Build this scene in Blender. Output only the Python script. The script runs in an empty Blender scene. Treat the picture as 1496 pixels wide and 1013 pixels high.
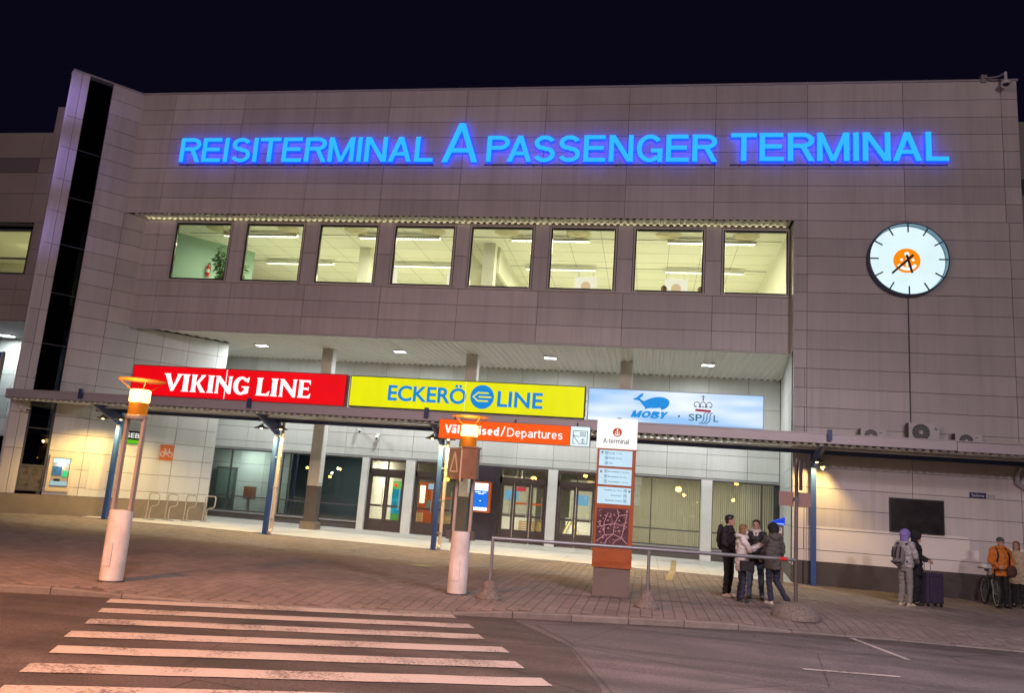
import bpy, bmesh, math, random
from mathutils import Vector, Matrix, noise
from math import sin, cos, pi, radians

random.seed(7)
SC = bpy.context.scene
COL = SC.collection

# ------------------------------------------------------------------ camera
cam_d = bpy.data.cameras.new('camera'); cam = bpy.data.objects.new('camera', cam_d); COL.objects.link(cam)
cam_d.sensor_width = 36.0; cam_d.lens = 36.0 * 1166.0 / 1496.0; cam_d.clip_start = 0.1; cam_d.clip_end = 1000.0
def cam_matrix(yaw, pitch, roll, loc):
    fw = Vector((sin(yaw) * cos(pitch), cos(yaw) * cos(pitch), sin(pitch)))
    r = Vector((cos(yaw), -sin(yaw), 0)); u = r.cross(fw)
    c, s = cos(roll), sin(roll)
    R, U = c * r + s * u, -s * r + c * u
    m = Matrix((R, U, -fw)).transposed().to_4x4(); m.translation = loc
    return m
cam.matrix_world = cam_matrix(radians(-10.05), radians(10.62), radians(4.157), Vector((0, 0, 1.9)))
SC.camera = cam

# ------------------------------------------------------------------ night sky, moon-dim sun, exposure
world = bpy.data.worlds.new('World'); SC.world = world; world.use_nodes = True
wn = world.node_tree.nodes; wl = world.node_tree.links
bg = wn['Background']
sky = wn.new('ShaderNodeTexSky'); sky.sky_type = 'NISHITA'; sky.sun_disc = False
sky.sun_elevation = radians(2.0); sky.sun_rotation = radians(160); sky.altitude = 10
tint = wn.new('ShaderNodeMix'); tint.data_type = 'RGBA'; tint.blend_type = 'MIX'
tint.inputs[0].default_value = 0.97; tint.inputs[7].default_value = (0.0027, 0.0021, 0.0075, 1)
dim = wn.new('ShaderNodeMix'); dim.data_type = 'RGBA'; dim.blend_type = 'MULTIPLY'; dim.inputs[0].default_value = 1
dim.inputs[7].default_value = (0.0006, 0.0006, 0.0012, 1)
wl.new(sky.outputs[0], dim.inputs[6]); wl.new(dim.outputs[2], tint.inputs[6]); wl.new(tint.outputs[2], bg.inputs[0])
bg.inputs[1].default_value = 1.0
vs = SC.view_settings
vs.view_transform = 'Standard'; vs.look = 'None'; vs.exposure = 0.0; vs.gamma = 1.0; vs.use_curve_mapping = False
SC.render.film_transparent = False
try:
    SC.cycles.use_denoising = True; SC.cycles.denoiser = 'OPENIMAGEDENOISE'
    SC.cycles.max_bounces = 8; SC.cycles.transparent_max_bounces = 12; SC.cycles.sample_clamp_indirect = 4.0
    SC.cycles.caustics_reflective = False; SC.cycles.caustics_refractive = False
    SC.cycles.use_light_tree = True
except Exception:
    pass

# street lighting of the square: masts that stand behind and beside the photographer
def lamp(name, kind, loc, power, col, size=0.3, aim=None, spot=None, blend=0.6):
    d = bpy.data.lights.new(name, kind); d.energy = power; d.color = col
    if kind == 'AREA':
        d.shape = 'DISK'; d.size = size
    else:
        d.shadow_soft_size = size
    if kind == 'SPOT':
        d.spot_size = radians(spot); d.spot_blend = blend
    o = bpy.data.objects.new(name, d); COL.objects.link(o); o.location = loc
    if aim is not None:
        o.rotation_euler = (Vector(aim) - Vector(loc)).to_track_quat('-Z', 'Y').to_euler()
    return o
lamp('street_light', 'POINT', (-22, -24, 13), 7600, (1.0, 0.63, 0.70), 0.8)
lamp('street_light', 'POINT', (10, -26, 13), 12500, (1.0, 0.85, 0.95), 0.8)
lamp('street_light', 'SPOT', (-10, 2, 9), 11000, (1.0, 0.33, 0.08), 0.4, (-7.8, 6.6, 0), 95, 1.0)
lamp('street_light', 'SPOT', (5.5, 6.5, 10), 5200, (1.0, 0.82, 0.90), 0.5, (3.5, 11.5, 0), 125, 1.0)
lamp('street_light', 'SPOT', (-3, 3, 10), 3600, (1.0, 0.70, 0.66), 0.5, (-3.5, 10, 0), 125, 1.0)
# violet neon of the neighbouring harbour building, left of the tower
for z_, p_ in ((14.6, 1500), (12.2, 1250), (9.6, 750)):
    lamp('neon_light', 'SPOT', (-21.6, 17.6, z_), p_, (0.40, 0.28, 1.0), 0.3, (-21.35, 23.4, z_ + 0.2), 25, 1.0)

# ------------------------------------------------------------------ helpers
def gz(x, y=0):                       # the square falls gently to the right
    return 0.0072 * (5 - x)

def principled(name):
    m = bpy.data.materials.new(name); m.use_nodes = True
    return m, m.node_tree.nodes, m.node_tree.links, m.node_tree.nodes['Principled BSDF']

def M(name, col, rough=0.6, metal=0.0, var=0.12, scale=3.0, bump=0.0, bscale=60.0, rnd=0.0, stretch=(1, 1, 1), spec=0.5, coat=0.0, streak=0.0, cell=None):
    m, n, l, b = principled(name)
    b.inputs['Roughness'].default_value = rough; b.inputs['Metallic'].default_value = metal
    b.inputs['Specular IOR Level'].default_value = spec
    if coat: b.inputs['Coat Weight'].default_value = coat
    geo = n.new('ShaderNodeNewGeometry')
    mp = n.new('ShaderNodeMapping'); mp.inputs['Scale'].default_value = stretch
    l.new(geo.outputs['Position'], mp.inputs[0])
    nz = n.new('ShaderNodeTexNoise'); nz.inputs['Scale'].default_value = scale; nz.inputs['Detail'].default_value = 5; nz.inputs['Roughness'].default_value = 0.65
    l.new(mp.outputs[0], nz.inputs['Vector'])
    mr = n.new('ShaderNodeMapRange'); mr.inputs[1].default_value = 0.25; mr.inputs[2].default_value = 0.75
    mr.inputs[3].default_value = 1 - var; mr.inputs[4].default_value = 1 + var
    l.new(nz.outputs[0], mr.inputs[0])
    val = mr.outputs[0]
    if rnd:
        oi = n.new('ShaderNodeObjectInfo')
        m2 = n.new('ShaderNodeMapRange'); m2.inputs[3].default_value = 1 - rnd; m2.inputs[4].default_value = 1 + rnd
        l.new(oi.outputs['Random'], m2.inputs[0])
        mu = n.new('ShaderNodeMath'); mu.operation = 'MULTIPLY'; l.new(val, mu.inputs[0]); l.new(m2.outputs[0], mu.inputs[1]); val = mu.outputs[0]
    def times(v, lo, hi, src, i0=0.3, i1=0.7):
        q = n.new('ShaderNodeMapRange'); q.inputs[1].default_value = i0; q.inputs[2].default_value = i1; q.inputs[3].default_value = lo; q.inputs[4].default_value = hi
        l.new(src, q.inputs[0]); mu = n.new('ShaderNodeMath'); mu.operation = 'MULTIPLY'; l.new(v, mu.inputs[0]); l.new(q.outputs[0], mu.inputs[1]); return mu.outputs[0]
    if streak:
        m3 = n.new('ShaderNodeMapping'); m3.inputs['Scale'].default_value = (5, 5, 0.16); l.new(geo.outputs['Position'], m3.inputs[0])
        n3 = n.new('ShaderNodeTexNoise'); n3.inputs['Scale'].default_value = 1.0; n3.inputs['Detail'].default_value = 6; n3.inputs['Roughness'].default_value = 0.7; l.new(m3.outputs[0], n3.inputs['Vector'])
        val = times(val, 1 - streak, 1 + streak * 0.25, n3.outputs[0], 0.32, 0.52)
        n4 = n.new('ShaderNodeTexNoise'); n4.inputs['Scale'].default_value = 0.22; n4.inputs['Detail'].default_value = 3; l.new(geo.outputs['Position'], n4.inputs['Vector'])
        val = times(val, 1 - streak * 0.8, 1 + streak * 0.6, n4.outputs[0])
    if cell:
        sn = n.new('ShaderNodeVectorMath'); sn.operation = 'SNAP'; sn.inputs[1].default_value = cell; l.new(geo.outputs['Position'], sn.inputs[0])
        wnz = n.new('ShaderNodeTexWhiteNoise'); l.new(sn.outputs[0], wnz.inputs['Vector']); val = times(val, 0.88, 1.12, wnz.outputs['Value'], 0, 1)
    mx = n.new('ShaderNodeVectorMath'); mx.operation = 'SCALE'; mx.inputs[0].default_value = col[:3]
    l.new(val, mx.inputs['Scale']); l.new(mx.outputs[0], b.inputs['Base Color'])
    if rough < 0.9:
        r2 = n.new('ShaderNodeMapRange'); r2.inputs[1].default_value = 0.3; r2.inputs[2].default_value = 0.7
        r2.inputs[3].default_value = max(0.02, rough * 0.8); r2.inputs[4].default_value = min(1, rough * 1.2)
        l.new(nz.outputs[0], r2.inputs[0]); l.new(r2.outputs[0], b.inputs['Roughness'])
    if bump:
        n2 = n.new('ShaderNodeTexNoise'); n2.inputs['Scale'].default_value = bscale; n2.inputs['Detail'].default_value = 4
        l.new(geo.outputs['Position'], n2.inputs['Vector'])
        bp = n.new('ShaderNodeBump'); bp.inputs['Strength'].default_value = bump; bp.inputs['Distance'].default_value = 0.02
        l.new(n2.outputs[0], bp.inputs['Height']); l.new(bp.outputs[0], b.inputs['Normal'])
    return m

def emit(name, col, strength=1.0, var=0.0, scale=1.0, stretch=(1, 1, 1), col2=None):
    m, n, l, b = principled(name)
    b.inputs['Base Color'].default_value = tuple(0.10 * c for c in col[:3]) + (1,)
    b.inputs['Roughness'].default_value = 0.45; b.inputs['Specular IOR Level'].default_value = 0.2
    b.inputs['Emission Color'].default_value = tuple(col[:3]) + (1,); b.inputs['Emission Strength'].default_value = strength
    if var or col2:
        geo = n.new('ShaderNodeNewGeometry'); mp = n.new('ShaderNodeMapping'); mp.inputs['Scale'].default_value = stretch
        nz = n.new('ShaderNodeTexNoise'); nz.inputs['Scale'].default_value = scale; nz.inputs['Detail'].default_value = 2
        l.new(geo.outputs['Position'], mp.inputs[0]); l.new(mp.outputs[0], nz.inputs['Vector'])
        if col2:
            rp = n.new('ShaderNodeValToRGB'); rp.color_ramp.elements[0].position = 0.36; rp.color_ramp.elements[1].position = 0.64
            rp.color_ramp.elements[0].color = tuple(col[:3]) + (1,); rp.color_ramp.elements[1].color = tuple(col2[:3]) + (1,)
            l.new(nz.outputs[0], rp.inputs[0]); l.new(rp.outputs[0], b.inputs['Emission Color'])
        else:
            mr = n.new('ShaderNodeMapRange'); mr.inputs[1].default_value = 0.3; mr.inputs[2].default_value = 0.7
            mr.inputs[3].default_value = strength * (1 - var); mr.inputs[4].default_value = strength * (1 + var)
            l.new(nz.outputs[0], mr.inputs[0]); l.new(mr.outputs[0], b.inputs['Emission Strength'])
    return m

def glass(name, tint=(0.9, 0.95, 0.93), ior=1.5, rough=0.0):
    m = bpy.data.materials.new(name); m.use_nodes = True; n = m.node_tree.nodes; l = m.node_tree.links
    n.remove(n['Principled BSDF']); out = n['Material Output']
    fr = n.new('ShaderNodeFresnel'); fr.inputs[0].default_value = ior
    tr = n.new('ShaderNodeBsdfTransparent'); tr.inputs[0].default_value = tuple(tint) + (1,)
    gl = n.new('ShaderNodeBsdfGlossy'); gl.inputs['Roughness'].default_value = rough; gl.inputs[0].default_value = (1, 1, 1, 1)
    mx = n.new('ShaderNodeMixShader'); l.new(fr.outputs[0], mx.inputs[0]); l.new(tr.outputs[0], mx.inputs[1]); l.new(gl.outputs[0], mx.inputs[2])
    l.new(mx.outputs[0], out.inputs[0])
    return m

class MB:
    """collects shapes; build() links them as one mesh object"""
    def __init__(s): s.v = []; s.f = []; s.mi = []; s.cur = 0
    def add(s, vs_, fs_):
        o = len(s.v); s.v += [tuple(p) for p in vs_]; s.f += [tuple(i + o for i in f) for f in fs_]; s.mi += [s.cur] * len(fs_); return s
    def box(s, x0, x1, y0, y1, z0, z1, mat=None):
        P = [(x0, y0, z0), (x1, y0, z0), (x1, y1, z0), (x0, y1, z0), (x0, y0, z1), (x1, y0, z1), (x1, y1, z1), (x0, y1, z1)]
        if mat is not None: P = [mat @ Vector(p) for p in P]
        return s.add(P, [(0, 3, 2, 1), (4, 5, 6, 7), (0, 1, 5, 4), (1, 2, 6, 5), (2, 3, 7, 6), (3, 0, 4, 7)])
    def beam(s, p, q, w, h, up=(0, 0, 1)):
        p, q = Vector(p), Vector(q); d = (q - p).normalized(); u = Vector(up)
        sd = d.cross(u)
        if sd.length < 1e-5: sd = d.cross(Vector((0, 1, 0)))
        sd.normalize(); u = sd.cross(d)
        P = []
        for c in (p, q):
            for a, b in ((-1, -1), (1, -1), (1, 1), (-1, 1)): P.append(c + sd * (a * w / 2) + u * (b * h / 2))
        return s.add(P, [(0, 1, 2, 3), (7, 6, 5, 4), (0, 4, 5, 1), (1, 5, 6, 2), (2, 6, 7, 3), (3, 7, 4, 0)])
    def tube(s, pts, r, n=10, cap=True):
        pts = [Vector(p) for p in pts]; rs = r if isinstance(r, (list, tuple)) else [r] * len(pts)
        rings = []; prev = None
        for i, p in enumerate(pts):
            if i == 0: d = pts[1] - pts[0]
            elif i == len(pts) - 1: d = pts[-1] - pts[-2]
            else: d = (pts[i + 1] - p).normalized() + (p - pts[i - 1]).normalized()
            d.normalize()
            if prev is None:
                a = Vector((0, 0, 1)) if abs(d.z) < 0.9 else Vector((1, 0, 0))
            else: a = prev
            b = d.cross(a).normalized(); a = b.cross(d).normalized(); prev = a
            rings.append([p + (a * cos(2 * pi * k / n) + b * sin(2 * pi * k / n)) * rs[i] for k in range(n)])
        o = len(s.v); V = [q for R in rings for q in R]; F = []
        for i in range(len(rings) - 1):
            for k in range(n):
                F.append((i * n + k, i * n + (k + 1) % n, (i + 1) * n + (k + 1) % n, (i + 1) * n + k))
        if cap: F.append(tuple(range(n - 1, -1, -1))); F.append(tuple((len(rings) - 1) * n + k for k in range(n)))
        return s.add(V, F)
    def lathe(s, prof, n=20, c=(0, 0, 0), axis='z', mat=None):
        V = []; F = []
        for r, z in prof:
            for k in range(n):
                a = 2 * pi * k / n
                p = (r * cos(a), r * sin(a), z) if axis == 'z' else (r * cos(a), z, r * sin(a))
                p = Vector((p[0] + c[0], p[1] + c[1], p[2] + c[2]))
                V.append(mat @ p if mat is not None else p)
        for i in range(len(prof) - 1):
            for k in range(n): F.append((i * n + k, i * n + (k + 1) % n, (i + 1) * n + (k + 1) % n, (i + 1) * n + k))
        F.append(tuple(range(n - 1, -1, -1))); F.append(tuple((len(prof) - 1) * n + k for k in range(n)))
        return s.add(V, F)
    def ball(s, c, r, n=12, m=8, sc=(1, 1, 1), mat=None):
        V = []; F = []
        for i in range(m + 1):
            t = pi * i / m
            for k in range(n):
                a = 2 * pi * k / n
                p = Vector((c[0] + r * sc[0] * sin(t) * cos(a), c[1] + r * sc[1] * sin(t) * sin(a), c[2] + r * sc[2] * cos(t)))
                V.append(mat @ p if mat is not None else p)
        for i in range(m):
            for k in range(n): F.append((i * n + k, (i + 1) * n + k, (i + 1) * n + (k + 1) % n, i * n + (k + 1) % n))
        return s.add(V, F)
    def prism(s, poly, fr, d0, d1):
        """2-D outline in the frame fr=(origin, u, normal) extruded from depth d0 to d1 along the normal"""
        O, u, nn = fr; O, u, nn = Vector(O), Vector(u), Vector(nn); up = Vector((0, 0, 1))
        k = len(poly); A = [O + u * x + up * z + nn * d0 for x, z in poly]; B = [O + u * x + up * z + nn * d1 for x, z in poly]
        return s.add(A + B, [tuple(range(k - 1, -1, -1)), tuple(range(k, 2 * k))] + [(i, (i + 1) % k, k + (i + 1) % k, k + i) for i in range(k)])
    def build(s, name, mats, parent=None, smooth=False, angle=40, world=True, fix=True, tri=False):
        me = bpy.data.meshes.new(name); me.from_pydata(s.v, [], s.f)
        mats = mats if isinstance(mats, (list, tuple)) else [mats]
        for m in mats: me.materials.append(m)
        if len(mats) > 1: me.polygons.foreach_set('material_index', s.mi)
        if fix or tri:
            bm = bmesh.new(); bm.from_mesh(me)
            if tri: bmesh.ops.triangulate(bm, faces=[f for f in bm.faces if len(f.verts) > 4])
            bmesh.ops.recalc_face_normals(bm, faces=bm.faces[:]); bm.to_mesh(me); bm.free()
        if smooth: me.shade_smooth(); me.set_sharp_from_angle(angle=radians(angle))
        me.update()
        return link(name, me, parent, world)

PM = {}                                # matrices of the things, so that parts can be given in world coordinates
def link(name, me, parent=None, world=True):
    o = bpy.data.objects.new(name, me); COL.objects.link(o)
    if parent is not None:
        o.parent = parent
        if world and parent.name in PM: o.matrix_parent_inverse = PM[parent.name].inverted()
    PM[o.name] = Matrix()
    return o
def thing(name, label, cat, loc=(0, 0, 0), rz=0.0, group=None, kind=None, parent=None):
    o = bpy.data.objects.new(name, None); COL.objects.link(o); o.empty_display_size = 0.2
    o.location = loc; o.rotation_euler = (0, 0, rz)
    PM[o.name] = Matrix.Translation(Vector(loc)) @ Matrix.Rotation(rz, 4, 'Z')
    tag(o, label, cat, group, kind)
    return o
def tag(o, label=None, cat=None, group=None, kind=None):
    if label: o['label'] = label
    if cat: o['category'] = cat
    if group: o['group'] = group
    if kind: o['kind'] = kind
    return o
def subempty(name, parent):
    o = bpy.data.objects.new(name, None); COL.objects.link(o); o.parent = parent
    o.matrix_parent_inverse = PM[parent.name].inverted(); PM[o.name] = Matrix(); return o
def copy_tree(o, parent=None):
    c = o.copy(); COL.objects.link(c)
    if parent is not None: c.parent = parent
    for ch in list(o.children): copy_tree(ch, c)
    return c
def bx(name, x0, x1, y0, y1, z0, z1, mat, parent=None, world=True):
    return MB().box(x0, x1, y0, y1, z0, z1).build(name, mat, parent, world=world, fix=False)

UNIT = {}
def unit_cube(mat):
    if mat.name not in UNIT:
        me = bpy.data.meshes.new('panel'); b = MB().box(-.5, .5, -.5, .5, -.5, .5); me.from_pydata(b.v, [], b.f); me.materials.append(mat); UNIT[mat.name] = me
    return UNIT[mat.name]
def panels(parent, fr, us, zs, mat, thick=0.03, gap=0.014, skip=None, name='panel', jit=0.0):
    """separate cladding panels on a wall plane; us, zs are the joint positions"""
    O, u, nn = Vector(fr[0]), Vector(fr[1]), Vector(fr[2]); ang = math.atan2(u.y, u.x); me = unit_cube(mat)
    out = []
    for i in range(len(us) - 1):
        for j in range(len(zs) - 1):
            if skip and skip((us[i] + us[i + 1]) / 2, (zs[j] + zs[j + 1]) / 2): continue
            o = bpy.data.objects.new(name, me); COL.objects.link(o)
            d = thick / 2 + random.uniform(-jit, jit)
            o.location = O + u * ((us[i] + us[i + 1]) / 2) + Vector((0, 0, (zs[j] + zs[j + 1]) / 2)) + nn * d
            o.rotation_euler = (0, 0, ang); o.scale = (us[i + 1] - us[i] - gap, thick, zs[j + 1] - zs[j] - gap)
            o.parent = parent; o.matrix_parent_inverse = PM[parent.name].inverted(); out.append(o)
    return out

# ------------------------------------------------------------------ lettering
def font(kind): return None
GL = {}
_tc = bpy.data.curves.new('lettering', 'FONT'); _tc.fill_mode = 'FRONT'; _tc.resolution_u = 5
_to = bpy.data.objects.new('lettering', _tc); COL.objects.link(_to)
_default_font = _tc.font
def _eval(txt, kind, off):
    _tc.font = font(kind) or _default_font
    _tc.body = txt; _tc.offset = off
    dg = bpy.context.evaluated_depsgraph_get(); dg.update()
    ev = _to.evaluated_get(dg); me = ev.to_mesh()
    V = [(v.co.x, v.co.y) for v in me.vertices]; F = [tuple(p.vertices) for p in me.polygons]
    ev.to_mesh_clear()
    return V, F
def glyph(ch, kind='sans', off=0.0):
    k = (ch, kind, off)
    if k in GL: return GL[k]
    V, F = _eval(ch, kind, off)
    V2, _ = _eval(ch + ch, kind, off)
    key = {}; vv = []; idx = []
    for x, y in V:
        q = (round(x, 4), round(y, 4))
        if q not in key: key[q] = len(vv); vv.append(q)
        idx.append(key[q])
    ff = []
    for f in F:
        g = [idx[i] for i in f]; g = [a for i, a in enumerate(g) if a != g[i - 1]]
        if len(set(g)) >= 3: ff.append(tuple(g))
    w = max([x for x, y in V], default=0); w2 = max([x for x, y in V2], default=0)
    GL[k] = (vv, ff, w2 - w)
    return GL[k]
def extrude_flat(vv, ff, fr, d0, d1):
    O, u, nn = Vector(fr[0]), Vector(fr[1]), Vector(fr[2]); up = Vector((0, 0, 1))
    b = MB(); k = len(vv)
    A = [O + u * x + up * y + nn * d1 for x, y in vv]; B = [O + u * x + up * y + nn * d0 for x, y in vv]
    b.add(A, ff)
    cnt = {}
    for f in ff:
        for i in range(len(f)):
            e = (f[i - 1], f[i]); r = (f[i], f[i - 1])
            if r in cnt: cnt[r] = None
            else: cnt[e] = f
    S = [(i, j, k + j, k + i) for (i, j), f in cnt.items() if f is not None]
    b.cur = 1; o = len(b.v); b.v += [tuple(p) for p in B]
    for i, j, a, c in S: b.f.append((j, i, a, c)); b.mi.append(1)
    return b
def word(parent, text, fr, x0, x1, base, cap, mats, kind='sans', off=0.0, d0=0.0, d1=0.02, shear=0.0, name='letter', space=0.28, joined=False, track=0.0):
    """set text between x0 and x1 (baseline base, capital height cap) in the frame fr; one mesh for each letter"""
    capV = glyph('E', kind, off)[0]; ch_ = max(y for x, y in capV); s = cap / ch_
    pen = 0.0; items = []
    for c in text:
        if c == ' ': pen += space + track; continue
        vv, ff, adv = glyph(c, kind, off); items.append((c, pen)); pen += adv + track
    lo = min(p + min(x for x, y in glyph(c, kind, off)[0]) for c, p in items)
    hi = max(p + max(x for x, y in glyph(c, kind, off)[0]) for c, p in items)
    sx = (x1 - x0) / (hi - lo)
    J = MB(); obs = []
    for c, p in items:
        vv, ff, adv = glyph(c, kind, off)
        pts = [(x0 + (p + x - lo) * sx + shear * y * s, base + y * s) for x, y in vv]
        b = extrude_flat(pts, ff, fr, d0, d1)
        if joined:
            o = len(J.v); J.v += b.v; J.f += [tuple(i + o for i in f) for f in b.f]; J.mi += b.mi
        else:
            obs.append(b.build(name, mats, parent, fix=False))
    if joined: return J.build(name, mats, parent, fix=False)
    return obs
def disc(r, n=32, c=(0, 0), a0=0, a1=2 * pi): return [(c[0] + r * cos(a0 + (a1 - a0) * k / n), c[1] + r * sin(a0 + (a1 - a0) * k / n)) for k in range(n)]
def ribbon(pts, w):
    """outline of a constant-width stroke along pts"""
    L_, R_ = [], []
    for i, p in enumerate(pts):
        a = pts[max(i - 1, 0)]; b = pts[min(i + 1, len(pts) - 1)]
        dx, dy = b[0] - a[0], b[1] - a[1]; q = math.hypot(dx, dy) or 1
        ww = w[i] if isinstance(w, (list, tuple)) else w
        nx, ny = -dy / q * ww / 2, dx / q * ww / 2
        L_.append((p[0] + nx, p[1] + ny)); R_.append((p[0] - nx, p[1] - ny))
    return L_ + R_[::-1]
def ribbon_mesh(b, pts, w, fr, d0, d1):
    o = ribbon(pts, w); k = len(pts)
    for i in range(k - 1):
        b.prism([o[i], o[i + 1], o[2 * k - 2 - i], o[2 * k - 1 - i]], fr, d0, d1)
    return b

# grotesque letters drawn from strokes (capital height 1)
def sglyph(ch, w):
    h = w / 2; E = []; X = 0.73
    def bar(x0, y0, x1, y1): E.append([(x0, y0), (x1, y0), (x1, y1), (x0, y1)])
    def dia(x0, y0, x1, y1, k=1.0):
        q = k * h * math.hypot(x1 - x0, y1 - y0) / abs(y1 - y0); E.append([(x0 - q, y0), (x0 + q, y0), (x1 + q, y1), (x1 - q, y1)])
    def stroke(pts):
        o = ribbon(pts, w); k = len(pts)
        for i in range(k - 1): E.append([o[i], o[i + 1], o[2 * k - 2 - i], o[2 * k - 1 - i]])
    def arc(cx, cy, rx, ry, a0, a1, n=14): return [(cx + rx * cos(radians(a0 + (a1 - a0) * k / n)), cy + ry * sin(radians(a0 + (a1 - a0) * k / n))) for k in range(n + 1)]
    def ess(W, H):
        m = 0.515 * H; ru = (H - h - m) / 2; rl = (m - h) / 2; rx = W / 2 - h
        stroke(arc(W / 2, H - h - ru, rx * 0.94, ru, 18, 250, 16) + [(W / 2 + (t - 0.5) * W * 0.34, m - (t - 0.5) * 0.14 * H) for t in (0.2, 0.5, 0.8)] + arc(W / 2, h + rl, rx, rl, 70, -162, 16))
    if ch == 'I': bar(0, 0, w, 1); W = w
    elif ch == 'E': bar(0, 0, w, 1); bar(w, 1 - w, .64, 1); bar(w, .5 - h + .02, .60, .5 + h + .02); bar(w, 0, .66, w); W = .66
    elif ch == 'L': bar(0, 0, w, 1); bar(w, 0, .58, w); W = .58
    elif ch == 'T': bar(0, 1 - w, .70, 1); bar(.35 - h, 0, .35 + h, 1 - w); W = .70
    elif ch in 'RP':
        bar(0, 0, w, 1); stroke([(w, 1 - h), (.40, 1 - h)] + arc(.40, .735, .235, .265 - h, 90, -90, 12)[1:] + [(w, .47 + h)]); W = .68
        if ch == 'R': dia(.64, 0, .42, .50)
        else: W = .645
    elif ch == 'D': bar(0, 0, w, 1); stroke([(w, 1 - h), (.32, 1 - h)] + arc(.32, .5, .40 - h, .5 - h, 90, -90, 16)[1:] + [(w, h)]); W = .72
    elif ch == 'N': bar(0, 0, w, 1); bar(.72 - w, 0, .72, 1); dia(.72 - w * .62, 0, w * .62, 1); W = .72
    elif ch == 'M': bar(0, 0, w, 1); bar(.85 - w, 0, .85, 1); dia(.425, 0, w * .6, 1, .85); dia(.425, 0, .85 - w * .6, 1, .85); W = .85
    elif ch == 'A': dia(h, 0, .37, 1); dia(.74 - h, 0, .37, 1); bar(.19, .25, .55, .25 + w * .9); W = .74
    elif ch == 'V': dia(.35, 0, h, 1); dia(.35, 0, .70 - h, 1); W = .70
    elif ch == 'G': stroke(arc(.39, .5, .39 - h, .5 - h + .01, 38, 318, 24)); bar(.42, .50 - w, .76, .50); bar(.76 - w, .0, .76, .50 - w); W = .76
    elif ch == 'S': ess(.66, 1.0); W = .66
    elif ch == 's': ess(.46, X); W = .46
    elif ch in 'a\u00e4':
        bar(.50 - w, 0, .50, .5); stroke(arc(.27, X - .24, .23 - h, .24 - h, 165, 0, 12)); stroke([(.50 - w, .41), (.28, .40)] + arc(.22, .20, .22 - h, .20 - h, 80, 300, 12) + [(.36, .07), (.50 - w, .16)]); W = .52
        if ch != 'a': bar(.09, .84, .09 + w, .84 + w); bar(.30, .84, .30 + w, .84 + w)
    elif ch == 'e': stroke(arc(.26, X / 2, .26 - h, X / 2 - h, 0, 315, 20)); bar(w * .7, X / 2 - h * .85, .52 - w * .5, X / 2 + h * .85); W = .52
    elif ch in 'dp':
        stroke(arc(.26, X / 2, .26 - h, X / 2 - h, 0, 360, 22)); W = .53
        if ch == 'd': bar(.53 - w, 0, .53, 1.0)
        else: bar(0, -.26, w, X)
    elif ch in 'nm':
        bar(0, 0, w, X); W = .48
        stroke(arc(.27, X - .24, .21 - h + .03, .24 - h, 175, 0, 12)); bar(.51 - w, 0, .51, X - .24); W = .51
        if ch == 'm': stroke(arc(.51 - w + .27, X - .24, .24 - h, .24 - h, 175, 0, 12)); bar(1.02 - 2 * w, 0, 1.02 - w, X - .24); W = 1.02 - w
    elif ch == 'u': bar(0, .24, w, X); stroke(arc(.24, .24, .24 - h, .24 - h, 180, 355, 12)); bar(.49 - w, 0, .49, X); W = .49
    elif ch == 'r': bar(0, 0, w, X); stroke(arc(.27, X - .26, .27 - h, .26 - h, 175, 80, 8)); W = .30
    elif ch == 'l': bar(0, 0, w, 1.0); W = w
    elif ch == 'i': bar(0, 0, w, X); bar(0, .85, w, .85 + w); W = w
    elif ch == 'j': bar(.08, -.10, .08 + w, X); bar(.08, .85, .08 + w, .85 + w); stroke(arc(.08 + h - .12, -.10, .12, .12, 0, -80, 6)); W = .08 + w
    elif ch == 't': bar(.08, .16, .08 + w, .92); bar(0, X - w * .9, .30, X); stroke(arc(.08 + h + .12, .18, .12, .18 - h, 180, 290, 8)); W = .30
    elif ch == '/': dia(h, -.05, .36, 1.05); W = .40
    elif ch == 'O': stroke(arc(.42, .5, .42 - h, .5 - h, 0, 360, 28)); W = .84
    elif ch == 'Y': dia(.36, .42, h * 1.1, 1); dia(.36, .42, .72 - h * 1.1, 1); bar(.36 - h, 0, .36 + h, .46); W = .72
    elif ch == 'B': bar(0, 0, w, 1); stroke([(w, 1 - h), (.38, 1 - h)] + arc(.38, .755, .22, .245 - h, 90, -90, 10)[1:] + [(w, .51 + h)]); stroke([(w, .51 - h + w * .5), (.40, .51 - h + w * .5)] + arc(.40, .27, .25, .24 - h + w * .25, 90, -90, 10)[1:] + [(w, h)]); W = .68
    elif ch == '-': bar(0, .30, .28, .30 + w); W = .28
    else: W = .3
    return E, W
def sword(parent, text, fr, x0, x1, base, cap, mats, w=0.14, d0=0.0, d1=0.02, name='letter', gap=0.10, space=0.3, joined=False, shear=0.0):
    pen = 0; items = []; prev = None
    KERN = {('L', 'A'): -.02, ('P', 'A'): -.09, ('T', 'E'): -0.02, ('I', 'T'): -.03, ('A', 'L'): 0.0, ('V', '\u00e4'): -.12, ('A', 'S'): -.04, ('N', 'A'): -.04, ('A', '-'): -.03, ('-', 't'): -.03, ('r', 't'): -.05}
    for c in text:
        if c == ' ': pen += space; prev = None; continue
        if prev is not None: pen += gap + KERN.get((prev, c), 0)
        E, W = sglyph(c, w); items.append((E, pen)); pen += W; prev = c
    sx = (x1 - x0) / pen; J = MB(); obs = []
    for E, p in items:
        b = J if joined else MB()
        for i, q in enumerate(E):
            b.prism([(x0 + (p + x) * sx + shear * y * cap, base + y * cap) for x, y in q], fr, d0 + (d1 - d0) * 0.012 * (i % 40), d1 - (d1 - d0) * 0.010 * (i % 40))
            b.mi[-(len(q) + 2):] = [1, 0] + [1] * len(q)
        if not joined: obs.append(b.build(name, mats, parent, fix=True))
    return J.build(name, mats, parent, fix=True) if joined else obs

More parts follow.
